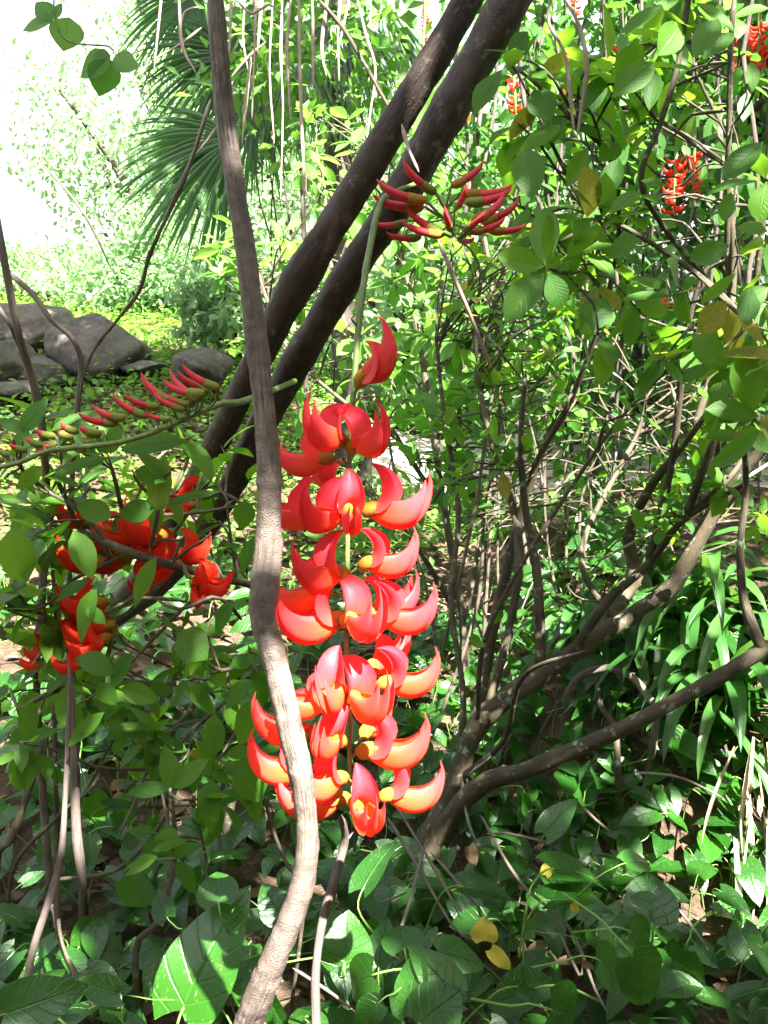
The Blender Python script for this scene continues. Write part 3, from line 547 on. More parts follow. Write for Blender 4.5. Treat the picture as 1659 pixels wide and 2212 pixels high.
FL = [ # x, y (base), azimuth, tilt, roll, scale
 (738, 962, 226, 22, 0, 1.0), (764, 975, -48, 22, 0, .98), (706, 1000, 172, -4, 0, 1.0), (722, 1062, 130, 35, 0, .9),
 (738, 1128, 222, 12, 0, 1.05), (752, 1108, -82, -10, 0, 1.0), (800, 1112, -14, 6, 0, 1.08), (690, 1120, 168, 0, 0, 1.0), 
 (738, 1248, 214, 8, 0, 1.05), (792, 1228, -12, 10, 0, 1.0), (700, 1290, 190, -4, 0, 1.05), 
 (736, 1350, 200, 2, 0, 1.12), (752, 1350, -58, 10, 0, 1.02), (822, 1345, -6, 6, 0, 1.05), (800, 1330, 22, 10, 0, 1.05),
 (738, 1500, 252, 8, 0, 1.05), (705, 1530, 200, 10, 0, 1.0), (800, 1450, 40, 10, 0, 1.0), (832, 1485, -4, 8, 0, 1.05), (758, 1520, -56, 8, 0, 1.08),
 (668, 1590, 176, 6, 0, 1.02), (660, 1672, 188, 10, 0, 1.0), (735, 1610, 240, 14, 0, 1.0), (738, 1690, 226, 6, 0, 1.02), (790, 1632, -8, 6, 0, 1.15), (790, 1590, 60, 12, 0, 1.0), 
 (738, 1735, 184, -2, 0, 1.15), (768, 1745, -68, 2, 0, 1.05), (836, 1728, -6, 4, 0, 1.02)]
for x, y, az, ti, ro, s in FL:
    k = int(np.argmin(np.abs((axs - P(x, y, 1.35)) @ UP) + np.abs((axs - P(x, y, 1.35)) @ FW) * .2)); d = 1.35 + math.sin(math.radians(az)) * .045
    bp = P(x, y, d) + np.array((0, 0, .004)); flower_at(clus, bp, az + random.uniform(-3, 3), ti, ro + random.uniform(-14, 14), s * FS * random.uniform(.93, 1.06), axs[min(len(axs) - 1, k)], old=y > 1400 or (y > 1200 and random.random() < .4))
flower_at(clus, P(783, 822, 1.33), -36, 42, 0, .92, axs[int(np.argmin(np.abs((axs - P(768, 845, 1.36)) @ UP)))], closed=True)
for x, y in ((762, 995), (750, 870), (770, 690), (754, 1255), (742, 1375)):     # bare stumps of shed flowers
    k = int(np.argmin(np.linalg.norm(axs - P(x, y, 1.36), axis=1))); q = axs[k]; e = q + np.array((random.choice((-1, 1)) * .010, -.006, .010))
    tube_obj('flower_stump', [q, (q + e) / 2 + (0, -.002, -.002), e], [.003, .002, .0028], 'green_stalk', clus, 6, .004)

bud_red = quad_mesh('bud', *tube([(.020, 0, .000), (.030, 0, .002), (.043, 0, .006), (.055, 0, .012), (.064, 0, .021)], [.0060, .0062, .0055, .0038, .0006], 10, .004, .02), None, ('bud_red',))
bud_cal = quad_mesh('calyx', *tube([(0, 0, .002), (.004, 0, 0), (.012, 0, -.001), (.022, 0, .0006), (.026, 0, .001)], [.003, .0062, .0074, .0072, .0062], 10, .003, .03), None, ('calyx_green',))
bud_cal_y = quad_mesh('calyx', *tube([(0, 0, .002), (.004, 0, 0), (.012, 0, -.001), (.022, 0, .0006), (.026, 0, .001)], [.003, .0062, .0074, .0072, .0062], 10, .003, .03), None, ('calyx_yellow',))
bud_small = quad_mesh('bud', *tube([(.020, 0, .0005), (.026, 0, .002), (.032, 0, .006), (.035, 0, .010)], [.0056, .0055, .004, .0008], 8, .003), None, ('bud_red',))
def bud_at(root, base, az, tilt, s, stalk_to=None, small=False, yel=False):
    M = Matrix.Translation(Vector(base)) @ Matrix.Rotation(math.radians(az), 4, 'Z') @ Matrix.Rotation(math.radians(-tilt), 4, 'Y') @ Matrix.Rotation(math.radians(random.uniform(-15, 15)), 4, 'X') @ Matrix.Scale(s, 4)
    f = link('bud', bud_small if small else bud_red, root, M)
    o = bpy.data.objects.new('calyx', bud_cal_y if yel else bud_cal); COL.objects.link(o); o.parent = f
    if stalk_to is not None:
        a = np.array(M.inverted() @ Vector(stalk_to)); o = bpy.data.objects.new('bud_stalk', quad_mesh('bud_stalk', *tube([a, a * .5 + (-.004, 0, -.006), (0.001, 0, .001)], [.0022, .0018, .0024], 6, .006), None, ('green_stalk',)))
        COL.objects.link(o); o.parent = f
# bud cluster at the upper vine (seen end-on)
hub = P(955, 440, 1.5)
bc = thing('bud_cluster', 'round cluster of unopened crimson buds beside the slanting vines', 'bud cluster', hub)
hs = [(905, 398, 1.6), (925, 410, 1.55), (950, 425, 1.52), (972, 470, 1.48), (985, 515, 1.45)]; hsp = spline(pd(hs), .01)
tube_obj('stalk', pd(hs), wid(hs, [10, 10, 11, 11, 8]), 'green_stalk', bc, 8, .01, .05)
for cx, cy, az, ti, s, yel in ((225, 830, 190, 28, 1.0, 0), (180, 865, 184, -4, 1.25, 1), (170, 890, 188, -14, 1.1, 1), (250, 1000, 185, 20, 1.05, 0), (100, 955, 180, -18, .8, 0), (260, 1010, 184, 0, 1.1, 1), (160, 1020, 182, -6, .9, 0),
                               (290, 800, 30, 25, 1.0, 1), (330, 830, 8, -4, 1.1, 1), (350, 870, 10, 5, 1.05, 0), (385, 950, 14, 18, 1.0, 1), (420, 960, 8, 8, 1.0, 1), (450, 990, 4, -5, 1.0, 1), (370, 1000, 10, 10, .95, 1), (290, 990, -100, 8, .85, 0), (350, 985, -60, 12, .85, 0), (320, 1030, -60, -14, .7, 0), (305, 900, -75, 20, .75, 0)):
    q = P(*c2(cx, cy), 1.46 + random.uniform(-.03, .03)); k = int(np.argmin(np.linalg.norm(hsp - q, axis=1))); bud_at(bc, q, az + random.uniform(-14, 14), ti + random.uniform(-8, 8), s * random.uniform(.85, 1.05), hsp[k], False, bool(yel))
# long bud spray on the left, resting over the shrub
SP = [(640, 822, 2.2), (585, 845, 2.0), (520, 868, 1.78), (480, 872, 1.7), (420, 895, 1.66), (340, 930, 1.62), (260, 955, 1.6), (180, 965, 1.58), (100, 975, 1.56), (40, 1000, 1.55), (-30, 1015, 1.54), (-90, 1030, 1.53)]
sps = spline(pd(SP), .01)
sp = thing('bud_spray', 'long slanting green spray of small crimson-tipped buds over the shrub', 'bud spray', pd(SP)[-1])
tube_obj('stalk', pd(SP), wid(SP, [12, 13, 14, 14, 13, 13, 12, 12, 11, 11, 10, 10]), 'green_stalk', sp, 8, .012, .05, .08)
for cx, cy, s, small in ((1225, 400, 1.0, 0), (1180, 415, 1.05, 0), (1140, 430, 1.25, 0), (1110, 465, 1.1, 0), (1060, 490, .9, 0), (950, 475, 1.0, 0), (890, 505, 1.0, 0), (1040, 520, 1.1, 0), (950, 575, .8, 0), (700, 570, 1.0, 0), (830, 560, 1.0, 0), (660, 595, 1.0, 0), (440, 650, .9, 1), (410, 675, 1.1, 1), (570, 660, 1.0, 1), (530, 700, .9, 1), (310, 670, .9, 1), (320, 710, 1.0, 1), (240, 720, 1.0, 1), (330, 745, .9, 1), (300, 765, .9, 1), (160, 750, .9, 1), (60, 780, .9, 1), (480, 745, .9, 1), (90, 800, .8, 1), (30, 800, .8, 1), (10, 840, .8, 1)):
    q = P(*c3(cx, cy), 1.63 + random.uniform(-.03, .03)); k = int(np.argmin(np.linalg.norm(sps - q, axis=1))); bud_at(sp, q, 180 + random.uniform(-34, 26), random.uniform(-6, 24) if not small else random.uniform(-14, 22), s * random.uniform(.78, 1.02), sps[k], bool(small))
# red flowers within the left shrub
def left_cluster(label, pts, stalk, d0):
    q = pd([(a, b_, d0) for a, b_ in stalk]); s_ = spline(q, .01)
    c = thing('flower_cluster', label, 'flower cluster', q[-1]); tube_obj('stalk', q, [.004] * len(q), 'green_stalk', c, 8, .01, .05)
    for cx, cy, az, ti, s in pts:
        b_ = P(*c3(cx, cy), d0 + random.uniform(-.06, .06)); k = int(np.argmin(np.linalg.norm(s_ - b_, axis=1))); flower_at(c, b_, az, ti, random.uniform(-16, 16), s * random.uniform(.74, .9), s_[k], deep=True)
left_cluster('red flower cluster half hidden among the leafy twigs on the left', [(760, 1260, 200, 10, 1.1), (900, 1230, 215, 18, 1.1), (700, 1370, 190, 0, 1.1), (880, 1290, 240, 0, 1.15), (1000, 1330, -25, 8, 1.1), (560, 1380, 185, 10, 1.15), (600, 1200, 170, 30, .9), (850, 1450, 250, -20, 1.1), (980, 1390, 220, -15, 1.05), (470, 1170, 200, 30, .9), (740, 1180, 120, 20, 1.0), (650, 1290, 230, 5, 1.05), (920, 1320, -60, 0, 1.0)], [(430, 1060), (390, 1130), (340, 1190), (250, 1210), (180, 1220)], 1.95)
left_cluster('pair of red flowers on top of the left shrub by the slanting vine', [(1085, 1030, 196, 14, 1.0), (1075, 1060, 188, -8, .9)], [(440, 1020), (425, 1070), (432, 1110)], 1.9)
left_cluster('red flowers drooping on a green stalk below the leafy twigs', [(1090, 1490, -20, -14, 1.05), (1110, 1480, -8, -8, .95), (1080, 1500, -70, -30, 1.0)], [(395, 1215), (405, 1245), (430, 1255)], 1.85)
left_cluster('low red flower cluster half buried in leaves at the left', [(560, 1600, 185, 0, 1.15), (600, 1690, 190, -10, 1.0), (610, 1730, 200, -15, 1.1), (620, 1770, 195, -8, 1.15), (590, 1800, 215, -20, 1.0), (430, 1740, 180, 10, .8), (330, 1810, 182, -5, .7), (520, 1640, 230, 0, .9), (450, 1950, 200, 0, .7), (230, 1890, 182, 0, .5), (220, 1950, 180, 0, .5)], [(240, 1280), (245, 1340), (230, 1420), (180, 1440), (120, 1440)], 1.9)

# far red racemes hanging in the shade
small_f = [quad_mesh('x', V_, Q_, U_, None, ()) for V_, Q_, U_ in ()]
def far_raceme(x, y0, y1, w, d, label):
    d = d * .72
    top, bot = P(x, y0, d), P(x + random.uniform(-6, 6), y1, d); n = int(max(12, (y1 - y0) * .38)); parts = []
    kv, kq, ku = crescent(1, 1); keep = kv
    for i in range(n):
        t = (i + random.random()) / n; c = top + (bot - top) * t; a = random.random() * 6.283; s = px(w, d) * .5 / .08 * random.uniform(.75, 1.15)
        ca, sa = math.cos(a), math.sin(a); V = kv * s; V = np.column_stack([V[:, 0] * ca - V[:, 1] * sa, V[:, 0] * sa + V[:, 1] * ca, V[:, 2]]) + c; parts.append((V, kq, ku))
    root = thing('hanging_flower_cluster', label, 'flower cluster', bot, 'far red flower clusters hanging in the shade')
    V, Q, U = join(parts); link('blossoms', quad_mesh('blossoms', V, Q, U, None, ('petal_deep',)), root, kind='stuff')
    tube_obj('stalk', [top + (0, 0, px(60, d)), top, (top + bot) / 2, bot], [.006, .006, .005, .004], 'green_stalk', root, 6, .05)
for x, y0, y1, w, d, lb in ((918, 30, 118, 20, 4.6, 'far red flower cluster hanging just above the slanting vines'), (1000, 215, 280, 34, 4.4, 'far red flower cluster tucked against the lower slanting vine'), (1110, 165, 248, 32, 4.6, 'far red flower cluster with curved tail above the shrub leaves'),
                            (1245, -20, 30, 28, 5.0, 'far red flower cluster at the top edge beside the dangling vine ends'), (1460, 345, 460, 46, 4.6, 'wide red flower cluster hanging among dark stems'), (1500, 330, 420, 32, 4.7, 'red flower cluster touching the wide one among dark stems'), (1580, 80, 150, 30, 4.4, 'far red flower cluster near the top, beside the brightest one'), (1640, 45, 160, 44, 4.2, 'brightest far red flower cluster in the top corner'),
                            (1350, 100, 135, 50, 5.2, 'faint red flower cluster high in the dark foliage'), (1440, 640, 670, 26, 4.8, 'tiny red flower cluster low among hanging stems'), (1570, 300, 345, 24, 4.8, 'small red flower cluster below the top corner clusters'), (1225, 180, 225, 18, 5.0, 'small dim red flower cluster behind the dangling vine ends')):
    far_raceme(x, y0, y1, w, d, lb)

# ------------------------------------------------------------------ shrubs
def shrub(label, cat_base, branches, mat_bark, boxes, key, leafm, nleaf=290, seed=1, twr=.0022):
    """boxes: (x0,y0,x1,y1,d0,d1,count,leaflen,per,dirbias)"""
    root = thing('shrub', label, 'shrub', cat_base); samp = []
    for pts, rad in branches:
        tube_obj('branch', pts, rad, mat_bark, root, 10, .02, .07, .06); samp.append(spline(pts, .03))
    samp = np.vstack(samp); pl = Plant(root); tw = []
    for x0, y0, x1, y1, d0, d1, n, L, per, bias in boxes:
        for _ in range(n):
            E = P(random.uniform(x0, x1), random.uniform(y0, y1), random.uniform(d0, d1)); dv = samp - E
            cost = np.linalg.norm(dv, axis=1) + np.maximum(0, dv[:, 2]) * .8; order = np.argsort(cost); k = order[min(len(order) - 1, int(abs(random.gauss(0, 6))))]; S = samp[k]
            v = E - S; ln = np.linalg.norm(v)
            if ln > .75: S = E - v / ln * .75 * random.uniform(.6, 1); v = E - S; ln = np.linalg.norm(v)
            mid = S + v * .5 + rv3() * .07 * ln + np.array((0, 0, .06 * ln)); m2 = S + v * .8 + rv3() * .05 * ln
            tw.append(tube([S, mid, m2, E], [twr * 1.5, twr * 1.15, twr, twr * .7], 5, .035, .1, .4)); d = nrm(nrm(E - m2) + np.array(bias) * .6 + .25 * rv3())
            rosette(pl, E, d, L, random.randint(max(2, per - 2), per + 1))
            if random.random() < .6: rosette(pl, m2, nrm(rv3() + d), L * .85, random.randint(1, 3))
    V, Q, U = join(tw); link('twigs', quad_mesh('twigs', V, Q, U, None, (mat_bark,)), root, kind='stuff')
    return root, pl
def br(lst, ws, conv=None):
    q = [(*(conv(a, b_) if conv else (a, b_)), d) for a, b_, d in lst]; return pd(q), wid(q, ws)
rb = [br([(905, 1900, 2.6), (950, 1780, 2.6), (985, 1690, 2.6), (1030, 1570, 2.6), (1105, 1500, 2.6), (1195, 1440, 2.6), (1330, 1350, 2.6), (1440, 1280, 2.6), (1490, 1200, 2.55), (1560, 1080, 2.5), (1680, 930, 2.4)], [74, 62, 52, 44, 46, 44, 40, 38, 34, 28, 24]),
      br([(930, 1850, 2.62), (985, 1750, 2.55), (1050, 1690, 2.5), (1130, 1665, 2.45), (1240, 1620, 2.4), (1330, 1580, 2.35), (1430, 1530, 2.3), (1540, 1470, 2.3), (1640, 1410, 2.3), (1760, 1350, 2.3)], [56, 46, 42, 39, 35, 33, 33, 33, 31, 31]),
      br([(985, 1690, 2.62), (1020, 1580, 2.65), (1045, 1470, 2.7), (1060, 1380, 2.7), (1090, 1250, 2.7), (1115, 1150, 2.7), (1160, 1000, 2.6), (1230, 870, 2.5), (1290, 720, 2.4)], [30, 28, 26, 24, 22, 20, 16, 13, 10]),
      br([(1050, 1540, 2.6), (1095, 1380, 2.6), (1120, 1230, 2.6), (1112, 1110, 2.7), (1070, 980, 2.75), (1040, 860, 2.8), (1020, 740, 2.9)], [22, 20, 18, 16, 13, 11, 8]),
      br([(1168, 1450, 2.6), (1165, 1340, 2.6), (1160, 1240, 2.6), (1135, 1100, 2.6), (1125, 960, 2.55), (1135, 800, 2.5)], [24, 22, 20, 16, 13, 9]),
      br([(1300, 1370, 2.6), (1345, 1290, 2.7), (1372, 1240, 2.7), (1358, 1160, 2.7), (1400, 1060, 2.6), (1500, 930, 2.4), (1600, 790, 2.2)], [38, 38, 34, 26, 20, 15, 12]),
      br([(1220, 1430, 2.6), (1320, 1290, 2.5), (1400, 1220, 2.5), (1480, 1120, 2.4), (1620, 1040, 2.3)], [18, 20, 18, 15, 11]),
      br([(1655, 1420, 2.3), (1620, 1340, 2.3), (1603, 1270, 2.3), (1600, 1170, 2.3), (1612, 1050, 2.3), (1600, 900, 2.2)], [26, 24, 20, 17, 14, 10]),
      br([(990, 1680, 2.7), (1000, 1500, 2.8), (975, 1300, 2.9), (990, 1100, 3.0), (960, 900, 3.0), (940, 720, 3.0)], [15, 14, 13, 12, 10, 7]),
      br([(1640, 720, 1.9), (1530, 612, 1.9), (1430, 540, 1.9), (1330, 482, 1.9), (1230, 450, 1.88)], [11, 11, 11, 10, 6]),
      br([(1600, 790, 2.2), (1560, 650, 2.1), (1440, 500, 2.0), (1385, 390, 1.9), (1425, 270, 1.9), (1462, 150, 1.9), (1492, -30, 1.9)], [12, 12, 12, 12, 13, 13, 13]),
      br([(1290, 720, 2.4), (1335, 520, 2.1), (1320, 350, 1.95), (1250, 270, 1.9), (1180, 200, 1.9), (1105, 138, 1.9)], [10, 10, 10, 10, 9, 6]),
      br([(1320, 660, 2.2), (1270, 590, 2.0), (1220, 590, 1.9), (1185, 580, 1.85)], [8, 8, 8, 6])]
for _ in range(9):
    k = random.choice((0, 0, 0, 5, 6)); q0 = random.choice(rb[k][0][2:8]); e = q0 + np.array((random.uniform(-.12, .4), random.uniform(-.35, .3), random.uniform(.45, .95))); m1 = q0 + (e - q0) * .35 + .05 * rv3(); m2 = q0 + (e - q0) * .7 + .06 * rv3()
    r0 = random.uniform(.006, .011); rb.append(([q0, m1, m2, e], [r0, r0 * .85, r0 * .65, r0 * .4]))
rroot, rpl = shrub('large branching shrub with lichen-spotted limbs and broad glossy leaves at the right', P(920, 1870, 2.6), rb, 'bark_shrub',
    [(1060, 100, 1330, 620, 1.75, 2.3, 34, .085, 5, (0, -.2, .3)), (1330, 0, 1680, 480, 1.8, 2.5, 40, .085, 5, (0, -.2, .2)), (1250, 450, 1680, 900, 1.8, 2.6, 42, .08, 5, (0, -.2, .2)),
     (950, 420, 1300, 1100, 2.5, 3.2, 84, .068, 5, (0, 0, .2)), (1150, 650, 1659, 1150, 2.3, 3.3, 95, .066, 5, (0, 0, .2)), (980, 1000, 1450, 1350, 2.5, 3.1, 18, .065, 4, (0, 0, .2)), (1580, 700, 1700, 1050, 1.6, 1.9, 7, .09, 5, (-.4, 0, .2))], 'shrub', 'shrub_leaf')
def hand_leaf(pl, bx, by, tx, ty, d, wf=1.0, conv=None, tilt=0.0, nz=(0, -.75, .55)):
    a = P(*(conv(bx, by) if conv else (bx, by)), d); e = P(*(conv(tx, ty) if conv else (tx, ty)), d + tilt); Y = e - a; L = np.linalg.norm(Y)
    pl.add(a, Y, np.array(nz) + .25 * rv3(), L, wf, True)
for bx, by, tx, ty, d, wf, tl in ((700, 1150, 690, 880, 1.7, 1.0, .02), (690, 1150, 480, 1112, 1.7, 1.15, -.02), (690, 1180, 518, 1345, 1.68, 1.0, -.03), (712, 1180, 775, 1325, 1.72, 1.35, 0), (705, 1150, 715, 920, 1.66, .55, -.03), (640, 865, 615, 630, 1.72, 1.35, .02),
    (510, 300, 385, 485, 1.75, 1.2, 0), (725, 520, 645, 375, 1.8, 1.4, 0), (900, 490, 930, 305, 1.8, .9, 0), (790, 810, 875, 645, 1.8, .95, 0), (950, 860, 1015, 690, 1.78, 1.1, 0), (985, 420, 1170, 255, 1.72, 1.1, 0), (1145, 480, 1175, 300, 1.75, .95, 0), (1040, 160, 1190, 0, 1.75, 1.25, 0),
    (1375, 260, 1510, 125, 1.8, 1.1, 0), (1335, 250, 1445, 55, 1.75, .95, 0), (1590, 400, 1600, 255, 1.8, .85, 0), (1640, 610, 1460, 790, 1.7, .95, 0), (1490, 1060, 1325, 1120, 1.7, 1.35, 0), (1110, 780, 1215, 800, 1.8, 1.0, 0), (970, 920, 1110, 810, 1.72, .8, 0), (860, 940, 980, 880, 1.85, 1.0, 0),
    (1180, 240, 1300, 90, 1.85, 1.3, 0), (610, 660, 745, 510, 1.8, 1.2, 0), (540, 250, 620, 140, 1.8, 1.3, 0), (930, 700, 1020, 600, 1.9, 1.3, 0), (560, 1040, 620, 890, 1.8, 1.0, 0), (975, 1120, 1090, 1005, 1.75, 1.2, 0), (1590, 1250, 1560, 1400, 1.65, 1.3, 0), (1659, 1240, 1530, 1330, 1.65, 1.4, 0), (1480, 1300, 1350, 1440, 1.65, 1.3, 0), (1520, 1180, 1370, 1310, 1.65, .7, .02), (1659, 1000, 1540, 960, 1.65, 1.1, 0), (1500, 830, 1460, 960, 1.7, 1.1, 0)):
    hand_leaf(rpl, bx, by, tx, ty, d, wf, c2, tl)
for bx, by, tx, ty, d, wf in ((1640, 900, 1525, 880, 1.65, 1.1), (1630, 890, 1590, 765, 1.65, 1.3), (1640, 930, 1540, 1010, 1.62, .8), (1650, 740, 1590, 690, 1.65, 1.2), (1040, 1385, 1012, 1378, 1.8, 1.7), (1050, 1395, 1020, 1390, 1.9, 1.2), (1570, 800, 1500, 720, 1.7, 1.1)): hand_leaf(rpl, bx, by, tx, ty, d, wf)
rpl.finish('shrub', 'shrub_leaf', 290, lo='shrub_lo')
mb = [br([(1010, 1650, 3.4), (1000, 1350, 3.5), (960, 1100, 3.5), (930, 900, 3.6), (900, 700, 3.6), (850, 480, 3.7), (800, 300, 3.8)], [20, 17, 15, 13, 12, 10, 8]), br([(960, 1100, 3.5), (860, 950, 3.5), (780, 800, 3.6), (720, 600, 3.7), (700, 400, 3.8)], [13, 12, 11, 9, 7]),
      br([(1000, 1350, 3.5), (1050, 1100, 3.6), (1080, 850, 3.7), (1060, 600, 3.7), (1020, 380, 3.7)], [14, 13, 12, 10, 8]), br([(860, 950, 3.5), (720, 850, 3.4), (620, 750, 3.4), (560, 600, 3.4)], [10, 9, 8, 6]), br([(990, 1330, 3.5), (880, 1150, 3.4), (780, 1050, 3.4)], [12, 10, 8])]
for _ in range(10):
    x0 = random.uniform(940, 1250); x3 = x0 + random.uniform(-120, 260); d = random.uniform(2.9, 3.9); y0 = random.uniform(1400, 1560); y3 = random.uniform(450, 900)
    mb.append(br([(x0, y0, d), (x0 + (x3 - x0) * .3 + random.uniform(-25, 25), y0 + (y3 - y0) * .35, d), (x0 + (x3 - x0) * .6 + random.uniform(-30, 30), y0 + (y3 - y0) * .7, d), (x3, y3, d)], [random.uniform(6, 10), random.uniform(5, 9), random.uniform(5, 7), 4]))
mroot, mpl = shrub('yellow-green small-leaved shrub behind the flowers and slanting vines', P(1010, 1660, 3.4), mb, 'bark_left',
    [(640, 200, 1000, 520, 3.2, 4.2, 50, .085, 5, (0, 0, .4)), (560, 480, 1020, 900, 3.1, 4.0, 62, .085, 5, (0, 0, .3)), (820, 700, 1080, 1150, 3.0, 3.8, 40, .08, 5, (0, 0, .2)), (440, 480, 620, 760, 3.2, 3.7, 16, .09, 5, (0, 0, .3)), (600, 850, 900, 1300, 3.2, 3.8, 24, .08, 4, (0, 0, .2)), (880, 560, 1300, 1120, 3.3, 4.4, 105, .062, 5, (0, 0, .2)), (1000, 1050, 1400, 1330, 3.2, 3.9, 26, .06, 4, (0, 0, .2))], 'shrub', 'bright_leaf')
mpl.finish('shrub', 'bright_leaf', 290, lo='shrub_lo')
lb = [br([(430, 1190, 1.9), (600, 1270, 1.85), (780, 1340, 1.82), (950, 1390, 1.85), (1250, 1470, 1.95), (1420, 1520, 2.05), (1500, 1700, 2.15), (1480, 2000, 2.25), (1350, 2500, 2.35), (1250, 2900, 2.4)], [15, 17, 18, 18, 17, 18, 18, 19, 20, 22], c3),
      br([(180, 960, 1.85), (280, 990, 1.85), (400, 1060, 1.85), (500, 1140, 1.85), (600, 1270, 1.85)], [7, 9, 10, 11, 12], c3), br([(270, 820, 1.85), (335, 950, 1.86), (400, 1100, 1.88), (440, 1200, 1.9)], [8, 10, 11, 12], c3), br([(600, 770, 1.75), (650, 950, 1.77), (685, 1085, 1.8), (755, 1110, 1.82)], [8, 9, 9, 8], c3),
      br([(850, 870, 1.78), (885, 1040, 1.8), (860, 1200, 1.8), (830, 1340, 1.82)], [8, 9, 9, 9], c3), br([(510, 1145, 1.86), (720, 1110, 1.86), (1000, 1110, 1.86), (1290, 1070, 1.9), (1430, 1050, 1.95)], [7, 8, 8, 8, 7], c3), br([(735, 860, 1.75), (790, 960, 1.77), (880, 1015, 1.8)], [7, 8, 8], c3),
      br([(850, 1570, 1.75), (1000, 1640, 1.76), (1180, 1570, 1.8), (1270, 1610, 1.85), (1350, 1700, 1.95)], [7, 8, 8, 8, 8], c3), br([(130, 700, 1.7), (120, 850, 1.75), (280, 990, 1.85)], [7, 7, 7], c3), br([(0, 1560, 1.8), (90, 1640, 1.8), (250, 1620, 1.82), (400, 1480, 1.85), (560, 1400, 1.86), (700, 1330, 1.85)], [9, 10, 9, 8, 8, 8], c3),
      br([(760, 1900, 1.9), (900, 1760, 1.88), (1060, 1600, 1.86), (1250, 1480, 1.92)], [7, 8, 9, 9], c3), br([(1150, 1930, 1.8), (1230, 1980, 1.82), (1400, 1950, 1.95), (1480, 2000, 2.2)], [8, 9, 8, 8], c3), br([(1480, 2000, 2.25), (1200, 2200, 2.1), (1000, 2400, 2.0), (870, 2600, 1.9), (850, 2740, 1.85)], [10, 9, 8, 7, 5], c3),
      br([(1480, 2000, 2.25), (1100, 2050, 2.2), (700, 2050, 2.1), (350, 2080, 2.0), (100, 2200, 1.95)], [14, 13, 12, 11, 9], c3)]
lroot, lpl = shrub('leafy twiggy shrub holding red flowers at the left', P(*c3(1250, 2900), 2.4), lb, 'bark_left',
    [(0, 880, 220, 1250, 1.6, 2.1, 16, .085, 5, (0, -.2, .3)), (150, 930, 480, 1200, 1.65, 2.2, 18, .08, 4, (0, -.2, .3)), (380, 1050, 560, 1400, 1.7, 2.1, 9, .07, 3, (0, -.1, .2)), (0, 1250, 300, 1700, 1.75, 2.3, 26, .08, 5, (0, -.1, .2)), (250, 1380, 600, 1750, 1.75, 2.3, 24, .08, 4, (0, -.1, .2)), (330, 1620, 470, 1900, 1.75, 1.95, 4, .075, 4, (0, -.1, .2))], 'left', 'left_leaf')
for bx, by, tx, ty, d, wf in ((125, 655, 245, 455, 1.68, 1.0), (125, 660, 0, 540, 1.68, 1.2), (280, 650, 510, 495, 1.66, .6), (615, 775, 655, 590, 1.66, 1.2), (600, 775, 545, 660, 1.68, 1.0), (675, 755, 1020, 645, 1.66, .75), (305, 905, 605, 780, 1.64, .85), (880, 1090, 905, 770, 1.7, 1.0), (910, 1080, 1195, 918, 1.7, .45), (235, 840, 85, 975, 1.64, .9), (620, 1130, 420, 1040, 1.7, 1.3),
    (410, 1200, 520, 1470, 1.66, 1.25), (55, 1195, 145, 1490, 1.68, 1.25), (875, 1345, 740, 1630, 1.66, .85), (1370, 1030, 1350, 1195, 1.75, 1.5), (990, 1770, 1165, 1905, 1.7, 1.9), (1440, 1235, 1305, 1425, 1.75, .8), (545, 1520, 375, 1815, 1.66, .8), (435, 1905, 645, 1970, 1.65, 1.2), (1300, 1595, 1165, 1770, 1.7, .9), (100, 1540, 235, 1545, 1.7, 1.1), (500, 1480, 300, 1590, 1.7, 1.0), (750, 870, 930, 900, 1.68, 1.3), (860, 1080, 640, 1100, 1.68, 1.1),
    (240, 1960, 225, 2060, 1.7, .9), (740, 1880, 600, 2080, 1.66, 1.0), (480, 1630, 590, 1720, 1.66, 1.3)): hand_leaf(lpl, bx, by, tx, ty, d, wf, c3)
for bx, by, tx, ty, d, wf in ((1130, 200, 1120, 430, 1.7, 1.35), (1370, 120, 1220, 370, 1.72, .95), (1270, 430, 1390, 665, 1.68, 1.5), (1330, 20, 1150, 150, 1.7, .9), (900, 590, 890, 370, 1.68, 1.0), (905, 590, 1080, 430, 1.68, .9), (895, 590, 650, 600, 1.66, .75), (520, 30, 600, 160, 1.66, 1.4), (640, 60, 830, 130, 1.68, 1.3), (550, 190, 350, 370, 1.66, .8), (170, 130, 120, 350, 1.68, 1.0), (830, 950, 635, 1020, 1.7, .8), (800, 920, 990, 850, 1.7, .6), (990, 20, 900, 160, 1.7, .8), (60, 130, 0, 190, 1.7, 1.3)): hand_leaf(lpl, bx, by, tx, ty, d, wf, c7)
lpl.finish('left', 'left_leaf', 290, lo='left_lo')
# climber leaves against the white sky
tr = thing('climber_sprig', 'lobed climber leaves hanging against the white sky in the upper corner', 'climber', P(240, 110, 1.5)); tp = Plant(tr)
cs = [(120, -60, 1.5), (118, 40, 1.5), (150, 90, 1.5), (235, 100, 1.5), (245, 118, 1.5)]
tube_obj('stem', pd(cs), wid(cs, [4] * 5), 'green_stalk', tr, 6, .01)
for bx, by, tx, ty, wf in ((225, 95, 85, 105, 1.0), (230, 90, 150, 0, 1.1), (235, 85, 265, 10, .9), (300, 75, 272, 210, 1.4), (480, 240, 330, 300, 1.1), (470, 250, 425, 400, 1.1), (475, 240, 390, 235, .9), (485, 260, 592, 265, 1.75)): hand_leaf(tp, bx, by, tx, ty, 1.5, wf * 1.55, c1)
tp.finish('left', 'bright_leaf')

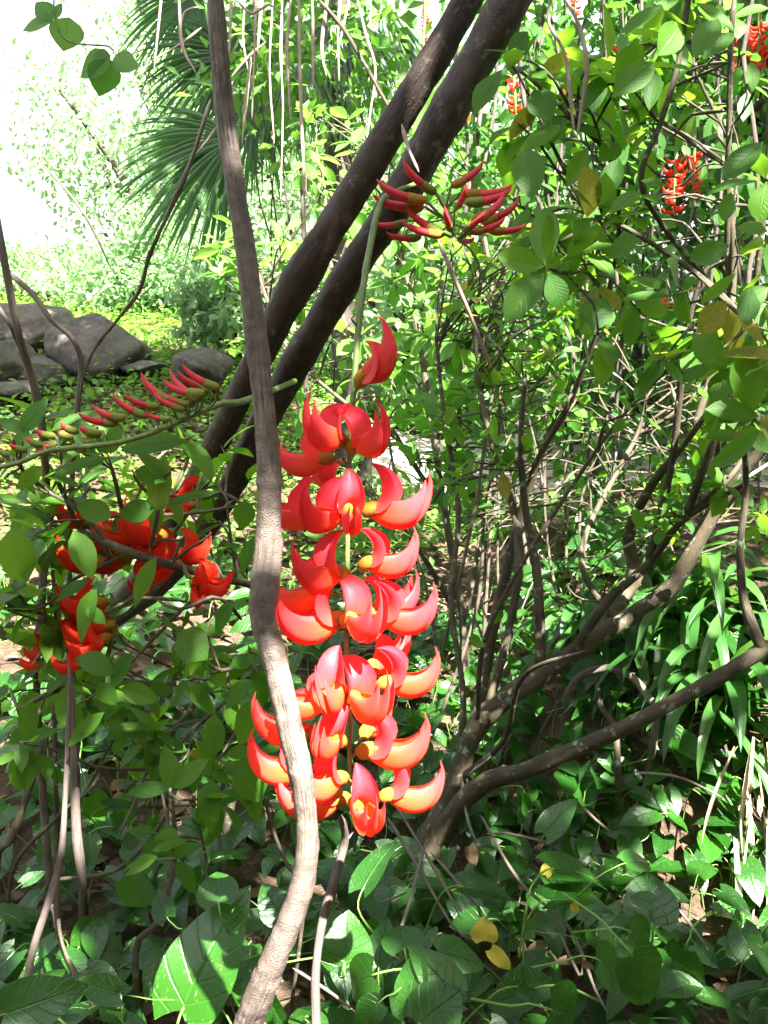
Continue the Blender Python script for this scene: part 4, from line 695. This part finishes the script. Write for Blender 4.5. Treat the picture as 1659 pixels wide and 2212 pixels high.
# ------------------------------------------------------------------ pothos carpet
pm = leaf_mesh_set('pothos', 'pothos_leaf', 1.3, 'pothos_stalk')
def pothos(label, xr, yr, n, sizes, hand=(), seed=0):
    base = (sum(xr) / 2, sum(yr) / 2, float(hgt(sum(xr) / 2, sum(yr) / 2))); root = thing('pothos_plant', label, 'pothos', base, 'pothos covering the ground'); pl = Plant(root)
    for x, y in zip(rng.uniform(*xr, n), rng.uniform(*yr, n)):
        L = random.uniform(*sizes); z = float(hgt(x, y)) + random.uniform(.05, .19)
        a = random.gauss(-1.57, 1.25); Y = np.array((math.cos(a), math.sin(a), random.uniform(-.55, .25)))
        N = np.array((0, -.38, 1.0)) + .42 * rv3() + .2 * SUN
        pl.add((x, y, z), Y, N, L, random.uniform(.8, 1.15))
    for bx, by, tx, ty, d, wf, conv in hand:
        hand_leaf(pl, bx, by, tx, ty, d, wf, conv, random.uniform(.0, .06), (-.3, -.55, .8))
    pl.finish('pothos', 'pothos_leaf', 299, pm)
c8 = lambda x, y: (632.8 + x * .6186, 1655 + y * .6186)
pothos('glossy pothos patch around the largest leaf at the bottom left', (-1.2, -.12), (1.5, 3.1), 282, (.07, .125),
       [(960, 1760, 1215, 1115, 1.58, .92, c7), (1150, 1195, 1130, 1010, 1.6, 1.9, c7), (160, 1690, 310, 1490, 1.5, 1.25, c7), (150, 1700, 10, 1640, 1.5, 1.0, c7), (630, 1670, 350, 1600, 1.45, .7, c7), (640, 1660, 690, 1590, 1.45, 1.2, c7), (20, 1780, 420, 1640, 1.32, 1.0, c7), (880, 1270, 800, 1130, 1.8, 1.2, c7), (120, 1090, 245, 1015, 1.9, .8, c7), (1480, 1270, 1380, 1090, 1.75, 1.3, c7), (660, 1050, 760, 1190, 1.9, 1.2, c7), (1130, 960, 1300, 900, 1.9, .8, c7), (480, 630, 560, 760, 2.1, 1.2, c7), (720, 850, 620, 900, 2.0, 1.1, c7), (600, 400, 740, 440, 2.2, 1.0, c7), (560, 690, 750, 670, 2.1, .8, c7)])
pothos('variegated pothos patch below the hanging flower cluster', (-.14, .62), (1.45, 2.75), 284, (.06, .11),
       [(245, 430, 345, 240, 1.75, 1.0, c8), (180, 690, 190, 510, 1.62, 1.75, c8), (390, 640, 370, 525, 1.65, 1.6, c8), (410, 830, 420, 615, 1.5, 1.0, c8), (560, 790, 415, 620, 1.5, .9, c8), (440, 900, 615, 760, 1.42, 1.2, c8), (280, 730, 145, 785, 1.55, 1.1, c8), (300, 825, 210, 895, 1.45, 1.4, c8), (850, 775, 660, 830, 1.6, 1.2, c8), (780, 770, 950, 760, 1.6, 1.0, c8), (590, 420, 775, 440, 1.95, 1.1, c8), (845, 575, 770, 560, 1.8, .8, c8), (505, 650, 690, 680, 1.7, 1.0, c8), (300, 700, 320, 510, 1.68, .9, c8)])
pothos('pothos patch spreading at the bottom right toward the dry leaf skirt', (.55, 1.5), (1.6, 2.8), 287, (.06, .11),
       [(905, 360, 1115, 345, 1.95, 1.2, c8), (890, 470, 1135, 430, 1.9, .9, c8), (880, 235, 980, 105, 2.1, .9, c8), (1255, 550, 1240, 355, 1.85, 1.5, c8), (1160, 340, 1270, 320, 1.9, .8, c8), (1260, 480, 1170, 440, 1.8, 1.0, c8), (1180, 660, 1300, 870, 1.65, 1.0, c8), (1070, 680, 1190, 760, 1.65, 1.2, c8), (1015, 540, 1080, 470, 1.75, .9, c8), (900, 850, 1050, 890, 1.55, 1.3, c8), (1370, 640, 1370, 760, 1.8, 1.6, c8), (1180, 580, 1290, 650, 1.8, 1.3, c8)])
pothos('pothos patch climbing the bank under the shrub branches', (.05, .95), (2.65, 3.9), 295, (.065, .105))
pothos('pothos and litter patch in the shade behind the left stems', (-1.5, -.1), (2.8, 4.2), 290, (.07, .11))
pothos('pothos patch on the bank face at the foot of the strap leaves', (.45, 1.45), (2.25, 2.75), 190, (.06, .1))
yl = Plant(None)
for bx, by, tx, ty, d, wf, lbl in ((670, 610, 665, 530, 1.70, 1.9, 'yellow fallen leaf lying on the pothos'), (690, 640, 765, 715, 1.66, .8, 'curled yellow leaf beside the fallen yellow leaf'), (975, 480, 1000, 515, 1.78, 1.1, 'tiny orange fallen leaf on a large pothos leaf'), (615, 280, 640, 350, 2.3, 1.0, 'tan dead leaf hanging under the shrub base'), (880, 380, 905, 320, 2.2, 1.0, 'yellowing leaf beside the broad pothos leaf'), (1010, 690, 1060, 705, 1.75, .8, 'small curled dead leaf between the pothos leaves')):
    a = P(*c8(bx, by), d); e = P(*c8(tx, ty), d); me = quad_mesh('fallen_leaf', *leaf_tpl(6, 8, ht, .34, .3, random.uniform(-.3, .5), .09, random.random() * 6, heart=.12), None, ('yellow_leaf' if 'yellow' in lbl or 'orange' in lbl else 'litter_leaf',))
    link('fallen_leaf', me, None, mat4(a, e - a, np.array((0, -.7, .7)) + .2 * rv3(), np.linalg.norm(e - a), wf), label=lbl, cat='leaf')
# dead sticks lying through the carpet
stk = [[(330, 180), (430, 340), (560, 560), (640, 610)], [(355, 130), (440, 270), (530, 420), (590, 540)], [(655, 170), (790, 400), (960, 560), (1060, 790), (1100, 860)], [(320, 690), (380, 560), (470, 250)], [(600, 140), (620, 220), (645, 270)], [(0, 705), (130, 790), (220, 860)], [(440, 760), (470, 830), (490, 900)], [(1000, 130), (1060, 190), (1110, 230)], [(1340, 490), (1400, 570), (1450, 640)], [(480, 300), (560, 390), (650, 500)], [(1190, 20), (1350, 40), (1500, 110)], [(300, 480), (400, 440)], [(720, 230), (860, 260), (950, 300)], [(930, 580), (1000, 730), (1010, 700)]]
for l in stk:
    simple_vine([(a, b_, 1.75 + (900 - b_) * .0006) for a, b_ in l], [7] * (len(l) - 1) + [4], 'bark_grey', 'thin dead stick lying among the pothos leaves', 'dead_stick', c8, 'dead sticks among the pothos', .12, .1, 6, 'stick')
# fine straw twigs on the sunny litter
tw = []
for _ in range(260):
    x, y = random.uniform(-.2, 1.3), random.uniform(2.9, 4.6); a = random.random() * 6.28; l = random.uniform(.08, .3); z = float(hgt(x, y)); e = (x + math.cos(a) * l, y + math.sin(a) * l)
    tw.append(tube([(x, y, z + .02), ((x + e[0]) / 2, (y + e[1]) / 2, z + .05), (*e, float(hgt(*e)) + random.uniform(.01, .07))], [.002, .002, .0015], 4, .08))
V, Q, U = join(tw); link('straw_litter', quad_mesh('straw_litter', V, Q, U, None, ('root_pale',)), kind='stuff', label='pale dry straw and twigs strewn under the shrub', cat='straw')

# ------------------------------------------------------------------ strap-leaved plants
def strap(base, dirv, L, w, droop, lift, mat='strap_leaf', n=10, name='leaf', root=None, tw=0.):
    d = nrm((dirv[0], dirv[1], 0)); t = np.linspace(0, 1, n + 1); c = np.zeros((n + 1, 3)); el = lift; p_ = np.array(base, float)
    for i in range(n + 1):
        c[i] = p_; p_ = p_ + (d * math.cos(el) + np.array((0, 0, 1)) * math.sin(el)) * L / n; el -= droop / n * (.4 + 1.2 * i / n)
    T = np.gradient(c, axis=0); T /= np.linalg.norm(T, axis=1)[:, None]; S = np.cross(T, (0, 0, 1.0)) + 1e-6; S /= np.linalg.norm(S, axis=1)[:, None]; N = np.cross(S, T)
    ww = st(t) * w / 2; s = np.array((-1, -.5, 0, .5, 1)); fold = np.abs(s) * .35; V = c[:, None] + ww[:, None, None] * (s[None, :, None] * (S[:, None] + tw * t[:, None, None] * N[:, None]) + fold[None, :, None] * N[:, None])
    i = np.arange(n)[:, None] * 5; j = np.arange(4)[None]; Q = np.stack([i + j, i + j + 1, i + 6 + j, i + 5 + j], -1).reshape(-1, 4)
    U = np.stack([np.broadcast_to((s * .5 + .5)[None], (n + 1, 5)), np.broadcast_to(t[:, None], (n + 1, 5))], -1).reshape(-1, 2)
    return link(name, quad_mesh(name, V.reshape(-1, 3), Q, U, None, (mat,)), root)
def strap_plant(x, y, d, n, L, w, label, seed, lift=(.6, 1.3), droop=(2.0, 3.3), az=(-2.9, -.2)):
    b_ = P(x, y, d); b_[2] = min(b_[2], float(hgt(b_[0], b_[1])) + .1); root = thing('strap_leaf_plant', label, 'plant', b_, 'strap-leaved plants on the bank')
    tube_obj('stem', [b_ + (0, 0, -.2), b_ + (0, 0, -.1), b_ + (0, 0, .02)], [.03, .03, .015], 'bark_shrub', root, 8, .03)
    for i in range(n):
        a = random.uniform(*az); strap(b_ + rng.normal(0, .015, 3), (math.cos(a), math.sin(a)), L * random.uniform(.7, 1.15), w * random.uniform(.55, .95), random.uniform(*droop), random.uniform(*lift), root=root, tw=random.uniform(-.3, .3))
strap_plant(1290, 1390, 3.0, 15, .44, .046, 'strap-leaved plant arching over the bare root', 1)
strap_plant(1420, 1290, 3.2, 16, .48, .05, 'strap-leaved plant uppermost on the bank', 2)
strap_plant(1490, 1370, 2.95, 20, .58, .056, 'broadest strap-leaved plant in the middle of the bank', 3)
strap_plant(1620, 1360, 2.9, 16, .6, .052, 'strap-leaved plant at the picture edge', 4)
strap_plant(1560, 1520, 2.75, 14, .52, .05, 'strap-leaved plant drooping over the dry leaf skirt', 5)
strap_plant(1370, 1540, 2.85, 18, .26, .018, 'narrow grassy strap plant below the bare root', 6)
strap_plant(1235, 1310, 3.2, 10, .26, .03, 'small pale strap-leaved plant behind the shrub limbs', 7)
bl = thing('blade_plant', 'long narrow blades sweeping down at the right edge', 'plant', P(1480, 1480, 2.8))
for k in range(12):
    a = random.uniform(-1.4, -.3); strap(P(1490 + 12 * k, 1490 + 6 * k, 2.75), (math.cos(a), math.sin(a)), random.uniform(.5, .8), .022, random.uniform(1.2, 1.9), random.uniform(-.1, .5), root=bl)
dk = thing('dry_leaf_skirt', 'bleached dry leaf blades hanging in sunlight at the right edge', 'dry leaves', P(1640, 1900, 2.45))
for k in range(80):
    a = random.uniform(-3.0, -.1); strap(P(random.uniform(1580, 1750), random.uniform(1580, 1820), random.uniform(2.4, 2.75)), (math.cos(a), math.sin(a)), random.uniform(.16, .5), random.choice((.005, .007, .010, .016)), random.uniform(-.3, .9), random.uniform(-1.5, -1.0), 'straw_leaf', 7, 'dry_leaf', dk, random.uniform(-1, 1))

# ------------------------------------------------------------------ palm
crown = P(720, -180, 5.4); pg = float(hgt(crown[0], crown[1]))
pt = thing('palm_tree', 'fan palm with dark drooping fronds behind the aerial roots', 'palm', (crown[0], crown[1], pg))
tube_obj('trunk', [(crown[0] + .1, crown[1] + .1, pg - .1), (crown[0] + .05, crown[1], pg + 1), crown], [.11, .09, .09], 'bark_far', pt, 14, .05, .08)
def fan(hx, hy, d, ang0, ang1, Lpx, n, dz=-.3):
    n = int(n * 1.5)
    hub_ = P(hx, hy, d); parts = []; L0 = px(Lpx, d)
    for i in range(n):
        a = math.radians(ang0 + (ang1 - ang0) * i / (n - 1)) + random.uniform(-.05, .05); t = (i / (n - 1)) * 2 - 1
        dv = nrm(np.array((math.cos(a), .35 * math.sin(i * 2.3) * .3 - .25 * (1 - t * t), math.sin(a)))); L = L0 * (1 - .25 * t * t) * random.uniform(.72, 1.1)
        m = 7; tt = np.linspace(0, 1, m + 1); c = hub_ + dv[None] * (tt * L)[:, None] + np.array((0, 0, -1.0))[None] * (random.uniform(.2, .5) * L * tt ** 2.6)[:, None]
        side = nrm(np.cross(dv, (0, 1.0, .15))); w = np.interp(tt, (0, .25, .6, 1), (.003, .011, .010, .0006)) * L / .5
        V = np.stack([c - side * w[:, None], c + np.array((0, -1, .3)) * w[:, None] * .5, c + side * w[:, None]], 1).reshape(-1, 3)
        ii = np.arange(m)[:, None] * 3; jj = np.arange(2)[None]; Q = np.stack([ii + jj, ii + jj + 1, ii + 4 + jj, ii + 3 + jj], -1).reshape(-1, 4)
        parts.append((V, Q, np.stack([np.tile([0, .5, 1.], m + 1), np.repeat(tt, 3)], -1)))
    V, Q, U = join(parts); f = link('frond', quad_mesh('frond', V, Q, U, np.full(len(V), random.random()), ('palm_leaf',)), pt)
    mid = (hub_ + crown) / 2 + (0, -.1, .12); sv = tube([crown, mid, hub_], [.016, .012, .008], 6, .08); me = quad_mesh('frond_stalk', *sv, None, ('green_stalk',)); o = link('frond_stalk', me, pt)
fan(505, 300, 5.0, 140, 275, 270, 44); fan(500, 120, 5.2, 120, 250, 210, 36); fan(590, 20, 5.3, 200, 330, 260, 40); fan(720, 10, 5.2, 215, 335, 240, 40); fan(640, 110, 5.1, 215, 320, 190, 34)
fan(430, -20, 5.5, 170, 290, 200, 34); fan(820, 0, 5.5, 200, 320, 220, 36); fan(560, 210, 5.3, 170, 300, 200, 34)

# ------------------------------------------------------------------ trees behind
def tree(label, x, y, d, rx, rz, ry, n, L, mat, trunk_r=.1, clumps=40, group='trees behind the garden', C=None, nm='tree'):
    c = P(x, y, d) if C is None else np.array(C[0], float); g = float(hgt(c[0], c[1])); root = thing(nm, label, nm, (c[0], c[1], g), group); R = np.array((px(rx, d), ry, px(rz, d))) if C is None else np.array(C[1], float)
    cc = rng.normal(0, 1, (clumps, 3)); cc = cc / np.linalg.norm(cc, axis=1)[:, None] * (rng.random(clumps) ** .45)[:, None]
    for lim in range(min(9, clumps)):
        e = c + cc[lim] * R; s = np.array((c[0], c[1], g + (c[2] - g) * random.uniform(.2, .6))); tube_obj('limb', [s, (s + e) / 2 + rv3() * .1 * R, e], [trunk_r * .5, trunk_r * .35, trunk_r * .1], 'bark_far', root, 6, .15, .05)
    tube_obj('trunk', [(c[0], c[1], g - .2), ((c[0] + .05 * R[0]), c[1], (g + c[2]) / 2), c], [trunk_r, trunk_r * .8, trunk_r * .35], 'bark_far', root, 10, .15, .06)
    k = rng.integers(0, clumps, n); p_ = c + (cc[k] + rng.normal(0, .16, (n, 3))) * R; Y = rng.normal(0, 1, (n, 3)) + (cc[k] * .4) + (0, 0, -.25); N = rng.normal(0, .55, (n, 3)) + (0, -.1, 1)
    keep = p_[:, 2] > hgt(p_[:, 0], p_[:, 1]) + .05
    leaf_stuff('crown', 'far', mat, p_[keep], Y[keep], N[keep], L * rng.uniform(.6, 1.2, n)[keep], root)
tree('tangled climber foliage in front of the palm fronds', 640, 150, 4.4, 260, 190, .35, 750, .08, 'bright_leaf', .012, 40, None, None, 'climber')
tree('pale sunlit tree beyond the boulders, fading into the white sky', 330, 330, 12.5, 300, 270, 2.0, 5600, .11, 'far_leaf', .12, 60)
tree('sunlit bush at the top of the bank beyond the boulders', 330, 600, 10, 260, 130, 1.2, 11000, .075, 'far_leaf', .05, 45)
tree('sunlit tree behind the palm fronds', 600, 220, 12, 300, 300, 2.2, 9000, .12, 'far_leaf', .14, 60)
tree('pale tree rising above the palm at the top', 380, 20, 14, 230, 180, 2.0, 2200, .12, 'far_leaf', .13, 50)
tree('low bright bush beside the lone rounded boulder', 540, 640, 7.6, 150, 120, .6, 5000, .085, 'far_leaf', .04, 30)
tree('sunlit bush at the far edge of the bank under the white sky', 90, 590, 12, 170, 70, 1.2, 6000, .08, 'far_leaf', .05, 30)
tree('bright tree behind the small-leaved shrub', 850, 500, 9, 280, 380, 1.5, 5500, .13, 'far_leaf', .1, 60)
tree('dark tree draped with vines behind the large shrub', 1250, 300, 7.0, 330, 420, 1.3, 4600, .11, 'back_leaf', .12, 70)
tree('dark tree draped with vines at the top corner', 1600, 200, 6.5, 320, 420, 1.3, 4600, .11, 'back_leaf', .12, 70)
tree('leafy tree low behind the shrub limbs', 1450, 800, 6.8, 380, 300, 1.2, 4600, .10, 'back_leaf', .1, 60)
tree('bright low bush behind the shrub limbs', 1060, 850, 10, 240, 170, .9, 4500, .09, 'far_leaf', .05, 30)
for lb_, c_, r_ in (('dense tree close behind the viewer', (-.6, -4.6, 2.4), (2.6, 1.6, 2.6)), ('dense tree behind the viewer on the shrub side', (3.6, -3.4, 2.6), (2.2, 1.8, 2.8)), ('dense tree beside the path past the shrub', (4.6, .6, 2.4), (1.6, 2.4, 2.6)), ('dense bush behind the viewer on the boulder side', (-4.2, -3.2, 1.7), (1.8, 1.8, 1.9)), ('dense bush beside the path on the boulder side', (-3.7, .2, 1.6), (1.2, 2.0, 1.9))):
    tree(lb_, 0, 0, 0, 0, 0, 0, 9000, .24, 'canopy_leaf', .13, 60, 'trees around the viewer', (c_, r_))  # out-of-view greenery added to cut sky light from behind and the sides
# hanging leafy vines in the right background
for k in range(38):
    x = random.uniform(1010, 1690); d = random.uniform(2.9, 5.2); y1 = random.uniform(500, 1150); q = [(x + random.uniform(-40, 40), -140, d)]; yy = -140
    while yy < y1: yy += random.uniform(110, 200); x += random.gauss(0, 22); q.append((x, yy, d + random.uniform(-.05, .05)))
    root = thing('hanging_vine', 'long leafy vine stem hanging in the shaded thicket', 'vine', pd(q)[-1], 'hanging vine stems in the thicket')
    pts = pd(q); tube_obj('stem', pts, [random.uniform(.004, .008)] * len(pts), 'bark_far', root, 6, .06, .1)
    s_ = spline(pts, .05); n = int(len(s_) * random.choice((1.0, 1.8, 2.6))); kk = rng.integers(0, len(s_), n); kk = np.array([k_ for k_ in kk if clear(s_[k_])], int); n = len(kk); Y = rng.normal(0, 1, (n, 3)) + (0, 0, -.4); N = rng.normal(0, .5, (n, 3)) + (0, -.3, 1)
    leaf_stuff('foliage', 'shrub_lo', 'back_leaf', s_[kk] + rng.normal(0, .02, (n, 3)), Y, N, rng.uniform(.05, .1, n), root)

# ------------------------------------------------------------------ unseen canopy overhead, laid out to cast the wanted shade and sun patches
Z0 = 1.0
def shadow(p_): p_ = np.asarray(p_, float); return (p_ + ((Z0 - p_[2]) / SUN[2]) * SUN)[:2]
gaps = [(shadow(P(x, y, d)), r) for x, y, d, r in ((625, 1500, 1.2, .03), (640, 1600, 1.2, .06), (660, 1700, 1.2, .07), (664, 1800, 1.2, .08), (655, 1900, 1.23, .05), (620, 2000, 1.24, .02), (585, 2100, 1.26, .0), (930, 1320, 1.34, .03), (920, 1450, 1.34, .045), (900, 1600, 1.34, .05), (920, 1690, 1.34, .035), (780, 1480, 1.3, .03), (710, 1470, 1.3, .03), (690, 1660, 1.3, .03),
        (1620, 1800, 2.5, .16), (1660, 1880, 2.4, .12), (1050, 1400, 3.6, .28), (1000, 1480, 3.4, .2), (1100, 1420, 3.9, .3), (1300, 1500, 3.2, .06), (1380, 1600, 3.0, .07), (1560, 1620, 2.75, .1), (1480, 1480, 2.9, .1), (60, 1280, 3.4, .22), (30, 1450, 3.0, .12), (170, 1750, 1.77, .03), (1150, 1520, 3.1, .1), (1050, 1620, 2.9, .06))]  # openings set along the sun rays to spots meant to be lit
gc = np.array([g[0] for g in gaps]); gr = np.array([g[1] for g in gaps])
ct = thing('canopy_tree', 'spreading tree whose leaves shade the path from overhead', 'tree', (3.4, -2.2, 0)); n = 48000
sx = rng.uniform(-2.2, 5.5, n); sy = rng.uniform(-5, 8.5, n); z = rng.uniform(3.5, 5.2, n)
pos = np.column_stack([sx, sy, np.full(n, Z0)]) + ((z - Z0) / SUN[2])[:, None] * SUN
edge = -1.35 + .35 * np.sin(sy * 2.3); lim_y = np.where(sx < .75, 3.3 + .3 * np.sin(sx * 5), 8.2)
noise = np.sin(sx * 6.1 + 1.3 * np.sin(sy * 4.7)) * np.sin(sy * 6.7 + 1.1 * np.sin(sx * 5.3 + 2))
dist = np.sqrt(((np.column_stack([sx, sy])[:, None] - gc[None]) ** 2).sum(-1)) - gr[None]
keep = (sx > edge) & (sy < lim_y) & (noise < .93) & (dist.min(1) > .085) & (pos[:, 2] > 1.75 + .34 * np.maximum(0, pos[:, 1]))
pos = pos[keep]; ex = []
for (x0, y0, z0), (x1, y1, z1), m, za, zb in (((-1.9, 4.6, 1.9), (.7, 5.9, 3.2), 1500, 4.4, 6.2), ((-3.6, 5.9, 1.0), (-1.1, 7.9, 1.8), 4200, 5.0, 6.2), ((1.5, 5.2, 1.0), (4.4, 8.2, 4.6), 6000, 5.4, 7.5)):  # extra leaves added to shade the palm, the boulders and the right-hand trees
    q = rng.uniform((x0, y0, z0), (x1, y1, z1), (m, 3)); zz = rng.uniform(za, zb, m); ex.append(q + ((zz - q[:, 2]) / SUN[2])[:, None] * SUN)
ex = np.vstack(ex); ex = ex[ex[:, 2] > 1.75 + .34 * np.maximum(0, ex[:, 1])]; pos = np.vstack([pos, ex]); n = len(pos); keep = np.ones(n, bool)
Y = rng.normal(0, 1, (n, 3)); Y[:, 2] *= .35; N = rng.normal(0, .3, (n, 3)) + SUN
leaf_stuff('crown', 'far', 'canopy_leaf', pos[keep] - .03 * Y[keep], Y[keep], N[keep], rng.uniform(.10, .17, keep.sum()), ct)
tube_obj('trunk', [(3.4, -2.2, -.2), (3.2, -2.0, 1.8), (2.8, -1.7, 3.2), (2.5, -2.2, 4.8)], [.2, .16, .12, .07], 'bark_far', ct, 12, .08, .05)
for e in ((2.8, 2.6, 4.9), (3.4, .8, 4.8), (-.8, -3.6, 4.6), (1.0, -4.0, 4.8), (4.6, -.6, 4.6)): tube_obj('limb', [(2.7, -1.6, 3.3), ((2.7 + e[0]) / 2, (e[1] - 1.6) / 2, 4.3), e], [.07, .05, .015], 'bark_far', ct, 8, .1, .05)
print('objects', len(bpy.data.objects), 'tris', sum(len(o.data.polygons) * 2 for o in bpy.data.objects if o.type == 'MESH'))
